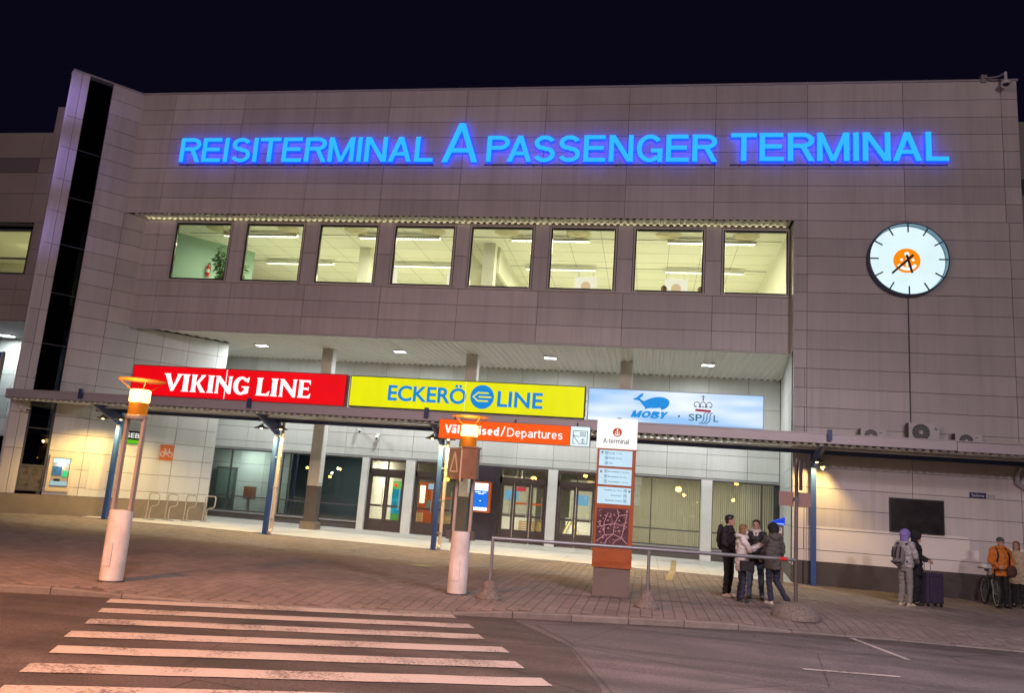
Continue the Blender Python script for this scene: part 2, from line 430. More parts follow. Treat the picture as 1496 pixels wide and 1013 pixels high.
# ------------------------------------------------------------------ materials
m_panel = M('cladding panel', (0.60, 0.57, 0.54), 0.45, 0.0, 0.09, 1.3, 0.05, 30, rnd=0.10, stretch=(1, 1, 0.35), streak=0.10)
m_panel_white = M('white cladding panel', (0.58, 0.60, 0.58), 0.4, 0.0, 0.07, 1.2, 0.03, 30, rnd=0.06, stretch=(1, 1, 0.4), streak=0.06)
m_joint = M('dark joint', (0.035, 0.03, 0.03), 0.9)
m_plinth = M('dark render plinth', (0.10, 0.085, 0.08), 0.85, 0, 0.2, 3, 0.3, 80)
m_plinth_b = M('brown render plinth', (0.23, 0.19, 0.145), 0.85, 0, 0.2, 2, 0.3, 80)
m_soffit = M('white corrugated steel', (0.76, 0.76, 0.71), 0.4, 0.0, 0.06, 2)
m_white = M('white paint', (0.72, 0.72, 0.70), 0.45, 0, 0.06, 3)
m_brown = M('brown door frame', (0.065, 0.045, 0.042), 0.4, 0.0, 0.1, 4)
m_grey = M('grey paint', (0.30, 0.30, 0.30), 0.5)
m_dgrey = M('dark grey paint', (0.07, 0.07, 0.075), 0.5)
m_black = M('black plastic', (0.012, 0.012, 0.013), 0.35)
m_steel = M('galvanised steel', (0.27, 0.28, 0.30), 0.42, 0.6, 0.12, 8)
m_alu = M('aluminium', (0.62, 0.62, 0.62), 0.35, 0.7, 0.08, 6)
m_blue = M('blue painted steel', (0.030, 0.085, 0.28), 0.42, 0.0, 0.1, 5)
m_dblue = M('dark blue painted steel', (0.035, 0.06, 0.17), 0.45, 0.0, 0.1, 5)
m_fascia = M('grey sheet fascia', (0.46, 0.43, 0.44), 0.45, 0.1, 0.08, 1.5, stretch=(1, 1, 3))
m_orange = M('orange paint', (0.62, 0.13, 0.02), 0.45, 0, 0.08, 3)
m_pipe = M('beige downpipe', (0.60, 0.50, 0.40), 0.45, 0.1, 0.1, 4)
m_frame = M('pale window frame', (0.60, 0.57, 0.50), 0.4)
m_glass = glass('window glass', (0.97, 0.98, 0.95), 1.35)
m_glass_sh = glass('shop glass', (0.80, 0.84, 0.82), 1.75)
m_glass_dk = glass('dark strip glass', (0.22, 0.24, 0.28), 1.5)
m_room = M('cream room wall', (0.80, 0.80, 0.70), 0.7, 0, 0.04, 1)
m_ceil = M('cream ceiling', (0.83, 0.83, 0.73), 0.7, 0, 0.03, 1)
m_green = M('green room wall', (0.36, 0.56, 0.46), 0.7, 0, 0.04, 1)
m_red = M('red paint', (0.55, 0.03, 0.02), 0.4)

def asphalt(name, col, var):
    m, n, l, b = principled(name)
    geo = n.new('ShaderNodeNewGeometry')
    n1 = n.new('ShaderNodeTexNoise'); n1.inputs['Scale'].default_value = 0.9; n1.inputs['Detail'].default_value = 6
    n2 = n.new('ShaderNodeTexNoise'); n2.inputs['Scale'].default_value = 30; n2.inputs['Detail'].default_value = 8; n2.inputs['Roughness'].default_value = 0.8
    l.new(geo.outputs['Position'], n1.inputs['Vector']); l.new(geo.outputs['Position'], n2.inputs['Vector'])
    a = n.new('ShaderNodeMapRange'); a.inputs[1].default_value = 0.3; a.inputs[2].default_value = 0.7; a.inputs[3].default_value = 1 - var; a.inputs[4].default_value = 1 + var
    c = n.new('ShaderNodeMapRange'); c.inputs[1].default_value = 0.3; c.inputs[2].default_value = 0.7; c.inputs[3].default_value = 0.4; c.inputs[4].default_value = 1.7
    l.new(n1.outputs[0], a.inputs[0]); l.new(n2.outputs[0], c.inputs[0])
    mu = n.new('ShaderNodeMath'); mu.operation = 'MULTIPLY'; l.new(a.outputs[0], mu.inputs[0]); l.new(c.outputs[0], mu.inputs[1])
    mt_ = n.new('ShaderNodeMapping'); mt_.inputs['Rotation'].default_value = (0, 0, radians(-22.5)); mt_.inputs['Scale'].default_value = (0.09, 1.5, 1)
    n5 = n.new('ShaderNodeTexNoise'); n5.inputs['Scale'].default_value = 1.0; n5.inputs['Detail'].default_value = 4; l.new(geo.outputs['Position'], mt_.inputs[0]); l.new(mt_.outputs[0], n5.inputs['Vector'])
    t5 = n.new('ShaderNodeMapRange'); t5.inputs[1].default_value = 0.35; t5.inputs[2].default_value = 0.65; t5.inputs[3].default_value = 0.72; t5.inputs[4].default_value = 1.22; l.new(n5.outputs[0], t5.inputs[0])
    v5 = n.new('ShaderNodeTexVoronoi'); v5.feature = 'DISTANCE_TO_EDGE'; v5.inputs['Scale'].default_value = 0.35; l.new(n1.outputs['Color'], v5.inputs['Vector']) if False else l.new(geo.outputs['Position'], v5.inputs['Vector'])
    c5 = n.new('ShaderNodeMapRange'); c5.inputs[1].default_value = 0.0; c5.inputs[2].default_value = 0.006; c5.inputs[3].default_value = 0.45; c5.inputs[4].default_value = 1.0; l.new(v5.outputs['Distance'], c5.inputs[0])
    m6 = n.new('ShaderNodeMath'); m6.operation = 'MULTIPLY'; l.new(mu.outputs[0], m6.inputs[0]); l.new(t5.outputs[0], m6.inputs[1])
    m7 = n.new('ShaderNodeMath'); m7.operation = 'MULTIPLY'; l.new(m6.outputs[0], m7.inputs[0]); l.new(c5.outputs[0], m7.inputs[1]); mu = m7
    v = n.new('ShaderNodeVectorMath'); v.operation = 'SCALE'; v.inputs[0].default_value = col; l.new(mu.outputs[0], v.inputs['Scale'])
    l.new(v.outputs[0], b.inputs['Base Color'])
    r = n.new('ShaderNodeMapRange'); r.inputs[1].default_value = 0.35; r.inputs[2].default_value = 0.65; r.inputs[3].default_value = 0.55; r.inputs[4].default_value = 0.9
    l.new(n1.outputs[0], r.inputs[0]); l.new(r.outputs[0], b.inputs['Roughness'])
    n3 = n.new('ShaderNodeTexVoronoi'); n3.inputs['Scale'].default_value = 70; l.new(geo.outputs['Position'], n3.inputs['Vector'])
    bp = n.new('ShaderNodeBump'); bp.inputs['Strength'].default_value = 0.5; bp.inputs['Distance'].default_value = 0.01
    l.new(n3.outputs[0], bp.inputs['Height']); l.new(bp.outputs[0], b.inputs['Normal'])
    return m
m_road = asphalt('worn asphalt', (0.066, 0.056, 0.055), 0.3)
m_patch = asphalt('lighter asphalt', (0.108, 0.096, 0.10), 0.2)
m_paver = M('concrete paver', (0.198, 0.166, 0.153), 0.8, 0, 0.3, 0.6, 0.4, 90, cell=(0.2, 0.25, 50))
m_paver_i = M('concrete paver', (0.198, 0.166, 0.153), 0.8, 0, 0.3, 0.6, 0.4, 90, rnd=0.12)
m_sand = M('joint sand', (0.11, 0.085, 0.075), 0.95, 0, 0.2, 2)
m_kerb = M('granite kerb', (0.18, 0.165, 0.15), 0.75, 0, 0.25, 7, 0.5, 60, rnd=0.15)
m_slab = M('pale concrete slab', (0.52, 0.51, 0.48), 0.75, 0, 0.14, 1.5, 0.2, 60, rnd=0.06)
def paint_mat(name, col):
    m, n, l, b = principled(name)
    geo = n.new('ShaderNodeNewGeometry')
    n1 = n.new('ShaderNodeTexNoise'); n1.inputs['Scale'].default_value = 26; n1.inputs['Detail'].default_value = 6; n1.inputs['Roughness'].default_value = 0.75
    n0 = n.new('ShaderNodeTexNoise'); n0.inputs['Scale'].default_value = 1.3; n0.inputs['Detail'].default_value = 3
    l.new(geo.outputs['Position'], n1.inputs['Vector']); l.new(geo.outputs['Position'], n0.inputs['Vector'])
    ad = n.new('ShaderNodeMath'); ad.operation = 'MULTIPLY_ADD'; ad.inputs[1].default_value = 0.62; l.new(n0.outputs[0], ad.inputs[0]); l.new(n1.outputs[0], ad.inputs[2])
    rp = n.new('ShaderNodeValToRGB'); rp.color_ramp.elements[0].position = 0.64; rp.color_ramp.elements[1].position = 0.80
    rp.color_ramp.elements[0].color = (0.10, 0.09, 0.088, 1); rp.color_ramp.elements[1].color = tuple(col) + (1,)
    l.new(ad.outputs[0], rp.inputs[0]); l.new(rp.outputs[0], b.inputs['Base Color']); b.inputs['Roughness'].default_value = 0.7
    return m
m_stripe = paint_mat('worn white road paint', (0.43, 0.40, 0.38))
m_yellow = paint_mat('worn yellow paint', (0.36, 0.27, 0.12))

# ------------------------------------------------------------------ ground: road, pavement, kerb
KERB = [(-60, -10.3), (-30, 2.2), (-9.25, 10.72), (-7.5, 11.36), (-5.5, 12.1), (-3.2, 13.0), (-0.95, 13.85), (0.75, 14.5), (2.4, 15.08), (4.4, 15.55), (6.6, 15.72), (12, 15.95), (60, 17.5)]
def kerb_y(x):
    for (a, b), (c, d) in zip(KERB, KERB[1:]):
        if a <= x <= c: return b + (d - b) * (x - a) / (c - a)
    return KERB[-1][1]
def sm(a, b, x):
    t = max(0, min(1, (x - a) / (b - a))); return t * t * (3 - 2 * t)
ROAD = -0.10
def drop(x, y):                       # dropped kerb at the crossing and at the right-hand drive
    k = max(sm(-8.3, -7.1, x) * (1 - sm(-3.4, -2.2, x)), sm(1.2, 3.2, x))
    return -0.085 * k * (1 - sm(0.15, 1.6, y - kerb_y(x)))
def pz(x, y): return gz(x) + drop(x, y)

road = MB().add([(-90, -60, gz(-90) + ROAD), (90, -60, gz(90) + ROAD), (90, 60, gz(90) + ROAD), (-90, 60, gz(-90) + ROAD)], [(0, 1, 2, 3)]).build('road', m_road)
tag(road, 'dark worn asphalt road with the zebra crossing in front of the terminal', kind='structure')
def sheet(name, poly, dz, mat, parent, zf=None):
    zf = zf or (lambda x, y: gz(x) + ROAD)
    return MB().add([(x, y, zf(x, y) + dz) for x, y in poly], [tuple(range(len(poly)))]).build(name, mat, parent, fix=False)
# newer lighter asphalt to the right of the crossing, with a darker strip left along the kerb
sheet('asphalt_patch', [(-0.25, 7.0), (-0.37, 9.08), (-0.95, 11.48), (-2.05, 13.30), (-0.9, 13.62), (0.7, 14.2), (2.6, 14.72), (4.1, 14.83), (6.24, 15.02), (14, 15.3), (40, 14), (40, -20), (0.8, -20)], 0.004, m_patch, road)
sheet('asphalt_patch', [(-14, 8.4), (-8.95, 10.55), (-6.81, 8.08), (-5.2, 5.0), (-9, -20), (-40, -20), (-40, -2.4)], 0.004, asphalt('brownish asphalt', (0.080, 0.064, 0.056), 0.25), road)
# zebra crossing
LE = Vector((-7.654, 11.159, 0)); AX = Vector((0.380, -0.765, 0)); SD = Vector((4.70, 1.96, 0))
for i in range(10):
    a = LE + AX * i * 1.0; w = AX * 0.37 / AX.length
    P = []
    for k in range(13):
        j = random.uniform(-0.04, 0.04); e_ = (random.uniform(-0.05, 0.05) if k in (0, 12) else 0) * SD.normalized(); P.append(a + SD * (k / 12) + Vector((0, j * 0.4, 0)) + e_)
    P2 = [p + w + Vector((0, random.uniform(-0.01, 0.01), 0)) for p in P]
    V = [(p.x, p.y, gz(p.x) + ROAD + 0.009) for p in P + P2]
    MB().add(V, [(k, 13 + k, 14 + k, k + 1) for k in range(12)]).build('crossing_stripe', m_stripe, road)
for a, b, w in (((3.6, 15.2), (3.98, 13.45), 0.10), ((2.15, 11.68), (3.42, 11.9), 0.09)):
    a, b = Vector(a), Vector(b); n_ = Vector((-(b - a).y, (b - a).x)).normalized() * w / 2
    sheet('road_line', [tuple(a + n_), tuple(a - n_), tuple(b - n_), tuple(b + n_)], 0.011, m_stripe, road)

# pavement: bedding sheet, pavers, kerbstones
xs = [-60, -40, -30, -24] + [-22 + 0.5 * i for i in range(80)] + [20, 26, 40, 60]
ys_rel = [0.12, 0.3, 0.5, 0.8, 1.1, 1.4, 1.8, 3.0]
V = []; F = []
for x in xs:
    k = kerb_y(x)
    for r in ys_rel: V.append((x, k + r, pz(x, k + r) - 0.012))
    V.append((x, max(33, k + 6), gz(x) - 0.012))
nr = len(ys_rel) + 1
for i in range(len(xs) - 1):
    for j in range(nr - 1): F.append((i * nr + j, (i + 1) * nr + j, (i + 1) * nr + j + 1, i * nr + j + 1))
pav = MB().add(V, F).build('pavement', m_sand)
tag(pav, 'brownish paved forecourt of concrete blocks between kerb and terminal', kind='structure')
# pavers 0.2 m wide, laid in rows that run towards the building
cands = []
PW, PL = 0.2, 0.25
for i in range(int((15 + 25) / PW)):
    x = -25 + i * PW + PW / 2; off = PL / 2 if i % 2 else 0
    y = kerb_y(x) + 0.14 + PL / 2
    y0 = math.floor(y / PL) * PL + off + PL / 2
    if y0 < y: y0 += PL
    while y0 + PL / 2 < 25.25:
        cands.append((x, y0)); y0 += PL
def near(c): return math.hypot(c[0] + 0.8 - (c[1] - 14) * 0.02, (c[1]) * 1.0)
infr = [c for c in cands if -8.8 < c[0] < 9.5]
infr.sort(key=lambda c: c[1] - kerb_y(c[0]) * 0.0 + abs(c[0]) * 0.12)
single = set(infr[:300])
g = 0.005; hw, hl = PW / 2 - g, PL / 2 - g; bv = 0.006
pvm = bpy.data.meshes.new('paver')
pb = MB(); pb.add([(-hw, -hl, -0.02), (hw, -hl, -0.02), (hw, hl, -0.02), (-hw, hl, -0.02), (-hw, -hl, -bv), (hw, -hl, -bv), (hw, hl, -bv), (-hw, hl, -bv),
                   (-hw + bv, -hl + bv, 0), (hw - bv, -hl + bv, 0), (hw - bv, hl - bv, 0), (-hw + bv, hl - bv, 0)],
                  [(0, 1, 5, 4), (1, 2, 6, 5), (2, 3, 7, 6), (3, 0, 4, 7), (4, 5, 9, 8), (5, 6, 10, 9), (6, 7, 11, 10), (7, 4, 8, 11), (8, 9, 10, 11)])
pvm.from_pydata(pb.v, [], pb.f); pvm.materials.append(m_paver_i)
rest = MB()
for c in cands:
    x, y = c; z = pz(x, y) + random.uniform(-0.0025, 0.0025)
    sy = (pz(x, y + 0.1) - pz(x, y - 0.1)) / 0.2; sx = (pz(x + 0.1, y) - pz(x - 0.1, y)) / 0.2
    if c in single:
        o = bpy.data.objects.new('paver', pvm); COL.objects.link(o); o.parent = pav
        o.location = (x, y, z); o.rotation_euler = (math.atan(sy) + random.uniform(-.006, .006), -math.atan(sx) + random.uniform(-.006, .006), random.uniform(-.01, .01))
    else:
        if y - kerb_y(x) > 1.7 and random.random() < 0: continue
        ra, rb = random.uniform(-.006, .006), random.uniform(-.006, .006)
        rest.add([(x + p[0], y + p[1], z + p[2] + p[0] * (sx + ra) + p[1] * (sy + rb)) for p in pb.v], pb.f)
rp_ = rest.build('paving', m_paver, pav, fix=False); rp_['kind'] = 'stuff'
# kerbstones
pos = []
x = -16.0
kx = []
while x < 13:
    kx.append(x); x += 0.93
for xa, xb in zip(kx, kx[1:]):
    ya, yb = kerb_y(xa), kerb_y(xb)
    if xa > 2.6 and False: continue
    gg = 0.006; V = []
    dx, dy = xb - xa, yb - ya; q = math.hypot(dx, dy); ux, uy = dx / q, dy / q; nx, ny = -uy, ux
    jit = random.uniform(-0.006, 0.006)
    for s_, (X, Y) in ((gg, (xa, ya)), (-gg, (xb, yb))):
        X += ux * s_; Y += uy * s_
        zt = pz(X, Y + 0.06) + 0.006 + jit
        for t_, z in ((0.0, gz(X) + ROAD - 0.05), (0.0, zt - 0.018), (0.018, zt), (0.15, zt), (0.15, gz(X) + ROAD - 0.05)):
            V.append((X + nx * t_, Y + ny * t_, z))
    MB().add(V, [(0, 5, 6, 1), (1, 6, 7, 2), (2, 7, 8, 3), (3, 8, 9, 4), (0, 1, 2, 3, 4), (9, 8, 7, 6, 5)]).build('kerbstone', m_kerb, pav)
# pale slabs of the entrance recess
for i, x in enumerate([-19 + 1.5 * k for k in range(17)]):
    for j, y in enumerate([25.28 + 1.4 * k for k in range(5)]):
        x1, y1 = x + 1.49, y + 1.39
        MB().add([(x, y, gz(x) - 0.01), (x1, y, gz(x1) - 0.01), (x1, y1, gz(x1) - 0.01), (x, y1, gz(x) - 0.01),
                  (x, y, gz(x) + 0.004), (x1, y, gz(x1) + 0.004), (x1, y1, gz(x1) + 0.004), (x, y1, gz(x) + 0.004)],
                 [(4, 5, 6, 7), (0, 1, 5, 4), (1, 2, 6, 5), (2, 3, 7, 6), (3, 0, 4, 7)]).build('slab', m_slab, pav, fix=False)
def pline(name, pts, w, mat, dz=0.009):
    a, b = Vector(pts[0]), Vector(pts[1]); n_ = Vector((-(b - a).y, (b - a).x)).normalized() * w / 2
    sheet(name, [tuple(a + n_), tuple(a - n_), tuple(b - n_), tuple(b + n_)], dz, mat, pav, pz)
pline('guide_line', ((-13.6, 22.2), (-11.6, 28.4)), 0.12, m_yellow)
pline('guide_line', ((0.68, 22.0), (0.9, 25.2)), 0.18, m_yellow); pline('guide_line', ((0.91, 25.4), (1.12, 30.4)), 0.18, m_yellow, 0.012)
pline('guide_line', ((8.7, 25.0), (8.65, 21.8)), 0.12, m_yellow)
pline('guide_line', ((-8, 23.6), (3, 23.6)), 0.07, m_yellow)

for x, y, r in ((-13.2, 24.3, 0.22), (-5.3, 19.6, 0.30), (3.9, 20.6, 0.26), (-9.5, 20.4, 0.24)):
    ob = MB().lathe([(r, -0.004), (r, 0.006), (r - 0.02, 0.007)], 24, (x, y, pz(x, y))).build('drain_cover', m_dgrey, pav)
rg = random.Random(3)
for k in range(26):
    x, y = rg.uniform(-9, 8), rg.uniform(15.5, 24); r = rg.uniform(0.02, 0.05)
    if y > kerb_y(x) + 0.6: MB().lathe([(r, -0.003), (r * 0.9, 0.005), (r * 0.5, 0.006)], 9, (x, y, pz(x, y))).build('gum_spot', m_sand if k % 3 else m_dgrey, pav)
# ------------------------------------------------------------------ terminal building
YF, YB, YR = 25.3, 25.9, 32.3
ZT = 15.88; ZU = 11.17; ZS = 7.08
A50 = radians(50); U5 = Vector((cos(A50), sin(A50), 0)); N5 = Vector((sin(A50), -cos(A50), 0))
C0 = Vector((-19.36, YF, 0))
T0 = C0 - U5 * 2.42; T1 = C0 + U5 * 4.5
FX = lambda y: ((0, y, 0), (1, 0, 0), (0, -1, 0))          # frame of a wall parallel to the front
F5 = (tuple(C0), tuple(U5), tuple(N5))
bld = thing('terminal_building', 'pale panelled harbour terminal with lit upper windows and recessed ground-floor entrance', 'building', (-4, 26, 0))

XJ = [-19.36, -17.97, -15.16, -12.35, -9.53, -6.71, -3.88, -1.04, 1.82, 4.73, 7.64, 10.53, 11.0]
fw = subempty('front_wall', bld)
bx('backing', -19.3, 10.97, YF + 0.004, YF + 0.5, ZU + 0.06, ZT - 0.02, m_joint, fw)
panels(fw, FX(YF), XJ, [ZU, 11.76, 12.34, 12.92, 13.5, 14.08, 14.66, 15.25, ZT], m_panel, jit=0.002)
bx('coping', -19.36, 11.04, YF - 0.06, YF + 0.5, ZT, ZT + 0.06, m_fascia, fw)
bx('roof', -19.3, 11.0, YF + 0.5, 40, ZT - 0.25, ZT - 0.1, m_dgrey, bld)
# lower right wall
rw = subempty('side_wall', bld)
bx('backing', 4.36, 10.97, YF + 0.004, YF + 0.4, 0.0, ZU + 0.06, m_joint, rw)
zr = [0.66, 0.99, 1.60, 2.2, 2.8, 3.4, 4.0, 4.6, 5.2, 5.8, 6.4, 7.0, 7.6, 8.2, 8.81, 9.4, 9.99, 10.58, ZU]
panels(rw, FX(YF), [4.33, 4.73, 7.69, 10.6, 11.0], zr, m_panel, jit=0.002)
bx('plinth', 4.40, 11.0, YF - 0.025, YF + 0.3, -0.2, 0.655, m_plinth, rw)
bx('bounce_bench', -18.6, 4.3, YB + 0.24, 27.0, 8.55, 8.72, m_white, bld)  # white bench added to bounce room light up to the eaves
bx('return_wall', 10.95, 11.02, YF + 0.03, 40, 0, ZT - 0.02, m_panel, rw)
# lighter repainted patch with stepped edge, low on the right wall (kept 1 mm proud of the panels)
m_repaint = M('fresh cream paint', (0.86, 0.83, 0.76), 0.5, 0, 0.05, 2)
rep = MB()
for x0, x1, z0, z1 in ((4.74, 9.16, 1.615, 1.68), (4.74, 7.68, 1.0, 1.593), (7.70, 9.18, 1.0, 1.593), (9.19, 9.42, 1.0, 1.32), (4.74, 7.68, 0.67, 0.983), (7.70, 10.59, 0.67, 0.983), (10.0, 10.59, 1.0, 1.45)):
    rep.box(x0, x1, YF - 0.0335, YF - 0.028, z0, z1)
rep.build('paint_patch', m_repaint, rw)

# window band, set back under the upper wall
bandX0 = C0.x + 0.6 / math.tan(A50)
band = subempty('window_band', bld)
WL = [-17.60, -14.77, -11.93, -9.11, -6.34, -3.55, -0.71, 2.17]; WW = [2.30, 2.31, 2.27, 2.26, 2.26, 2.29, 2.34, 2.13]
ZW0, ZW1 = 8.80, 11.07
bx('backing', bandX0, 4.36, YB + 0.004, YB + 0.22, ZS - 0.10, ZW0, m_joint, band)
edges = [bandX0] + [v for w, ww in zip(WL, WW) for v in (w, w + ww)] + [4.36]
for a, b in zip(edges[0::2], edges[1::2]):
    bx('backing', a, b, YB + 0.004, YB + 0.22, ZW0, ZU + 0.05, m_joint, band)
bx('backing', bandX0, 4.36, YB + 0.008, YB + 0.21, ZW1, ZU + 0.05, m_joint, band)
panels(band, FX(YB), [bandX0 + 0.01, -17.97, -15.03, -12.2, -9.38, -6.6, -3.82, -0.98, 1.9, 3.28, 4.34], [ZS - 0.10, 7.6, 8.2, ZW0 - 0.03], m_panel, jit=0.002)
for i, (a, b) in enumerate(zip(edges[0::2], edges[1::2])):
    if b - a < 0.06: continue
    if i == 0:
        panels(band, FX(YB), [a + 0.01, -18.25, b - 0.02], [ZW0 - 0.03, 9.36, 9.95, 10.54, ZU - 0.02], m_panel)
    else:
        panels(band, FX(YB), [a + 0.015, b - 0.015], [ZW0 - 0.03, 9.95, ZU - 0.02], m_panel)
for a, w in zip(WL, WW):
    win = subempty('window', bld); b_ = a + w
    f = MB()
    f.box(a, a + 0.05, YB - 0.05, YB + 0.1, ZW0, ZW1); f.box(b_ - 0.05, b_, YB - 0.05, YB + 0.1, ZW0, ZW1)
    f.box(a + 0.05, b_ - 0.05, YB - 0.05, YB + 0.1, ZW0, ZW0 + 0.05); f.box(a + 0.05, b_ - 0.05, YB - 0.05, YB + 0.1, ZW1 - 0.05, ZW1)
    f.build('frame', m_frame, win)
    g_ = MB(); a2, b2, z2, z3 = a + 0.05, b_ - 0.05, ZW0 + 0.05, ZW1 - 0.05
    g_.box(a2, a2 + 0.045, YB - 0.01, YB + 0.08, z2, z3); g_.box(b2 - 0.045, b2, YB - 0.01, YB + 0.08, z2, z3)
    g_.box(a2 + 0.06, b2 - 0.06, YB - 0.01, YB + 0.08, z2, z2 + 0.06); g_.box(a2 + 0.06, b2 - 0.06, YB - 0.01, YB + 0.08, z3 - 0.06, z3)
    g_.build('sash', m_black, win)
    bx('pane', a2 + 0.06, b2 - 0.06, YB + 0.030, YB + 0.036, z2 + 0.06, z3 - 0.06, m_glass, win)
    bx('sill', a - 0.02, b_ + 0.02, YB - 0.09, YB - 0.051, ZW0 - 0.035, ZW0 + 0.015, m_frame, win)
def corrugated(b, x0, x1, y0, y1, z0, z1, per, amp, th=0.004, zb=None):
    """trapezoidal sheet; ribs run along y"""
    P = []; x = x0
    while x < x1:
        for t, h in ((0, 0), (0.30, 0), (0.5, 1), (0.80, 1)): P.append((x + t * per, h * amp))
        x += per
    V = [(x, y0, z0 + h) for x, h in P] + [(x, y1, z1 + h) for x, h in P]; k = len(P)
    return b.add(V, [(i, i + 1, k + i + 1, k + i) for i in range(k - 1)])
corrugated(MB(), -19.0, 4.32, YF + 0.01, YB + 0.01, ZU - 0.03, ZU - 0.03, 0.22, 0.06).build('eaves_soffit', m_soffit, bld, fix=False)
corrugated(MB(), -18.85, 5.0, YB + 0.02, YR + 0.02, ZS, ZS, 0.24, 0.05).build('entrance_soffit', m_soffit, bld, fix=False)
bx('soffit_edge', bandX0, 4.36, YB - 0.03, YB + 0.012, ZS - 0.13, ZS - 0.105, m_white, bld)
# jambs of the window band and recess on the right
bx('jamb_lining', 4.322, 4.352, YF + 0.002, YB - 0.002, ZS - 0.12, ZU - 0.035, m_frame, bld)
jw = subempty('recess_side_wall', bld)
pa, pb_ = Vector((4.37, YF, 0)), Vector((5.1, YR, 0)); du = (pb_ - pa).normalized(); dn = Vector((-du.y, du.x, 0))
MB().prism([(0.0, 0), (7.03, 0), (7.03, ZS + 0.1), (0.0, ZS + 0.1)], (tuple(pa), tuple(du), tuple(dn)), -0.3, -0.004).build('backing', m_joint, jw)
panels(jw, (tuple(pa), tuple(du), tuple(dn)), [0.0, 0.6, 2.4, 4.2, 6.0, 7.0], [0.5, 1.62, 2.8, 3.4, 4.62, 5.8, ZS], m_panel_white)
MB().prism([(0, -.1), (7.0, -.1), (7.0, 0.49), (0, 0.49)], (tuple(pa), tuple(du), tuple(dn)), 0.0, 0.025).build('plinth', m_plinth, jw)

# angled tower and its wall running under the canopy
tw = subempty('tower_wall', bld)
MB().prism([(-2.40, -0.2), (-1.88, -0.2), (-1.88, ZT), (-2.40, ZT)], F5, -0.35, -0.004).build('backing', m_joint, tw)
MB().prism([(-1.09, -0.2), (4.48, -0.2), (4.48, ZS + 0.03), (0.78, ZS + 0.03), (0.78, ZU + 0.05), (-0.02, ZU + 0.05), (-0.02, ZT), (-1.09, ZT)], F5, -0.25, -0.004).build('backing', m_joint, tw)
zt_all = [0.83] + [1.12] + [1.735 + 0.5905 * k for k in range(24)]; zt_all = [z for z in zt_all if z < ZT - 0.2] + [ZT]
panels(tw, F5, [-2.42, -2.13, -1.88], zt_all[::2] if False else [0.83, 2.32, 3.5, 4.69, 5.87, 7.05, 8.23, 9.41, 10.59, 11.77, 12.96, 14.14, ZT], m_panel, jit=0.002)
panels(tw, F5, [-1.09, 0.0], zt_all, m_panel, jit=0.002)
panels(tw, F5, [0.0, 0.78], [z for z in zt_all if ZS - 0.1 < z < 11.3], m_panel, jit=0.002)
panels(tw, F5, [0.0, 1.13, 3.0, 4.12, 4.5], [0.83, 1.12, 1.735, 2.33, 2.92, 3.51], m_panel_white, jit=0.002)
panels(tw, F5, [0.0, 1.13, 2.05, 3.0, 4.12, 4.5], [z for z in zt_all if 3.4 < z < ZS + 0.05], m_panel_white, jit=0.002)
MB().prism([(-2.42, -0.2), (4.5, -0.2), (4.5, 0.825), (-2.42, 0.825)], F5, 0.0, 0.02).build('plinth', m_plinth_b, tw)
MB().prism([(-2.44, ZT), (0.0, ZT), (0.0, ZT + 0.05), (-2.44, ZT + 0.05)], F5, -0.4, 0.06).build('coping', m_fascia, tw)
# return of the fin and hidden side of the tower
r0 = T1; r1 = Vector((-19.6, YR, 0)); du2 = (r1 - r0).normalized(); dn2 = Vector((du2.y, -du2.x, 0))
MB().prism([(0, -.1), ((r1 - r0).length, -.1), ((r1 - r0).length, ZS + 0.03), (0, ZS + 0.03)], (tuple(r0), tuple(du2), tuple(dn2)), -0.03, 0.03).build('return_wall', m_panel_white, tw)
s0 = T0; s1 = T0 + Vector((-1.9, 2.3, 0)); du3 = (s1 - s0).normalized(); dn3 = Vector((-du3.y, du3.x, 0))
MB().prism([(0.02, -.1), ((s1 - s0).length, -.1), ((s1 - s0).length, ZT), (0.02, ZT)], (tuple(s0), tuple(du3), tuple(dn3)), -0.05, 0.05).build('return_wall', m_panel, tw)
# dark glass strip of the stair tower
sg = subempty('stair_window', bld)
MB().prism([(-1.86, 4.15), (-1.11, 4.15), (-1.11, ZT - 0.12), (-1.86, ZT - 0.12)], F5, -0.05, -0.04).build('pane', m_glass_dk, sg)
MB().prism([(-1.82, 1.8), (-1.15, 1.8), (-1.15, 3.95), (-1.82, 3.95)], F5, -0.03, -0.02).build('pane', glass('lobby glass', (0.35, 0.38, 0.42), 1.8), sg)
fb = MB()
for z in (5.9, 7.7, 9.45, 11.2, 13.0): fb.prism([(-1.87, z), (-1.10, z), (-1.10, z + 0.03), (-1.87, z + 0.03)], F5, -0.06, -0.025)
for u0, u1, z0, z1 in ((-1.88, -1.82, 0.93, 4.1), (-1.15, -1.09, 0.93, 4.1), (-1.82, -1.15, 0.93, 0.98), (-1.82, -1.15, 1.73, 1.8), (-1.82, -1.15, 3.95, 4.1), (-1.82, -1.15, 3.0, 3.04)):
    fb.prism([(u0, z0), (u1, z0), (u1, z1), (u0, z1)], F5, -0.04, 0.01)
fb.prism([(-1.88, ZT - 0.12), (-1.09, ZT - 0.12), (-1.09, ZT - 0.01), (-1.88, ZT - 0.01)], F5, -0.05, 0.03)
for i in range(0, len(fb.v), 8):
    MB().add(fb.v[i:i + 8], [tuple(j - fb.f[i // 8 * 6][0] + fb.f[i // 8 * 6][0] - i for j in f) for f in fb.f[i // 8 * 6:i // 8 * 6 + 6]]).build('frame_bar', m_dgrey, sg)
MB().prism([(-1.82, 0.98), (-1.15, 0.98), (-1.15, 1.73), (-1.82, 1.73)], F5, -0.03, -0.015).build('kick_panel', M('marbled dark panel', (0.10, 0.09, 0.08), 0.3, 0, 0.6, 6), sg)
st = MB()
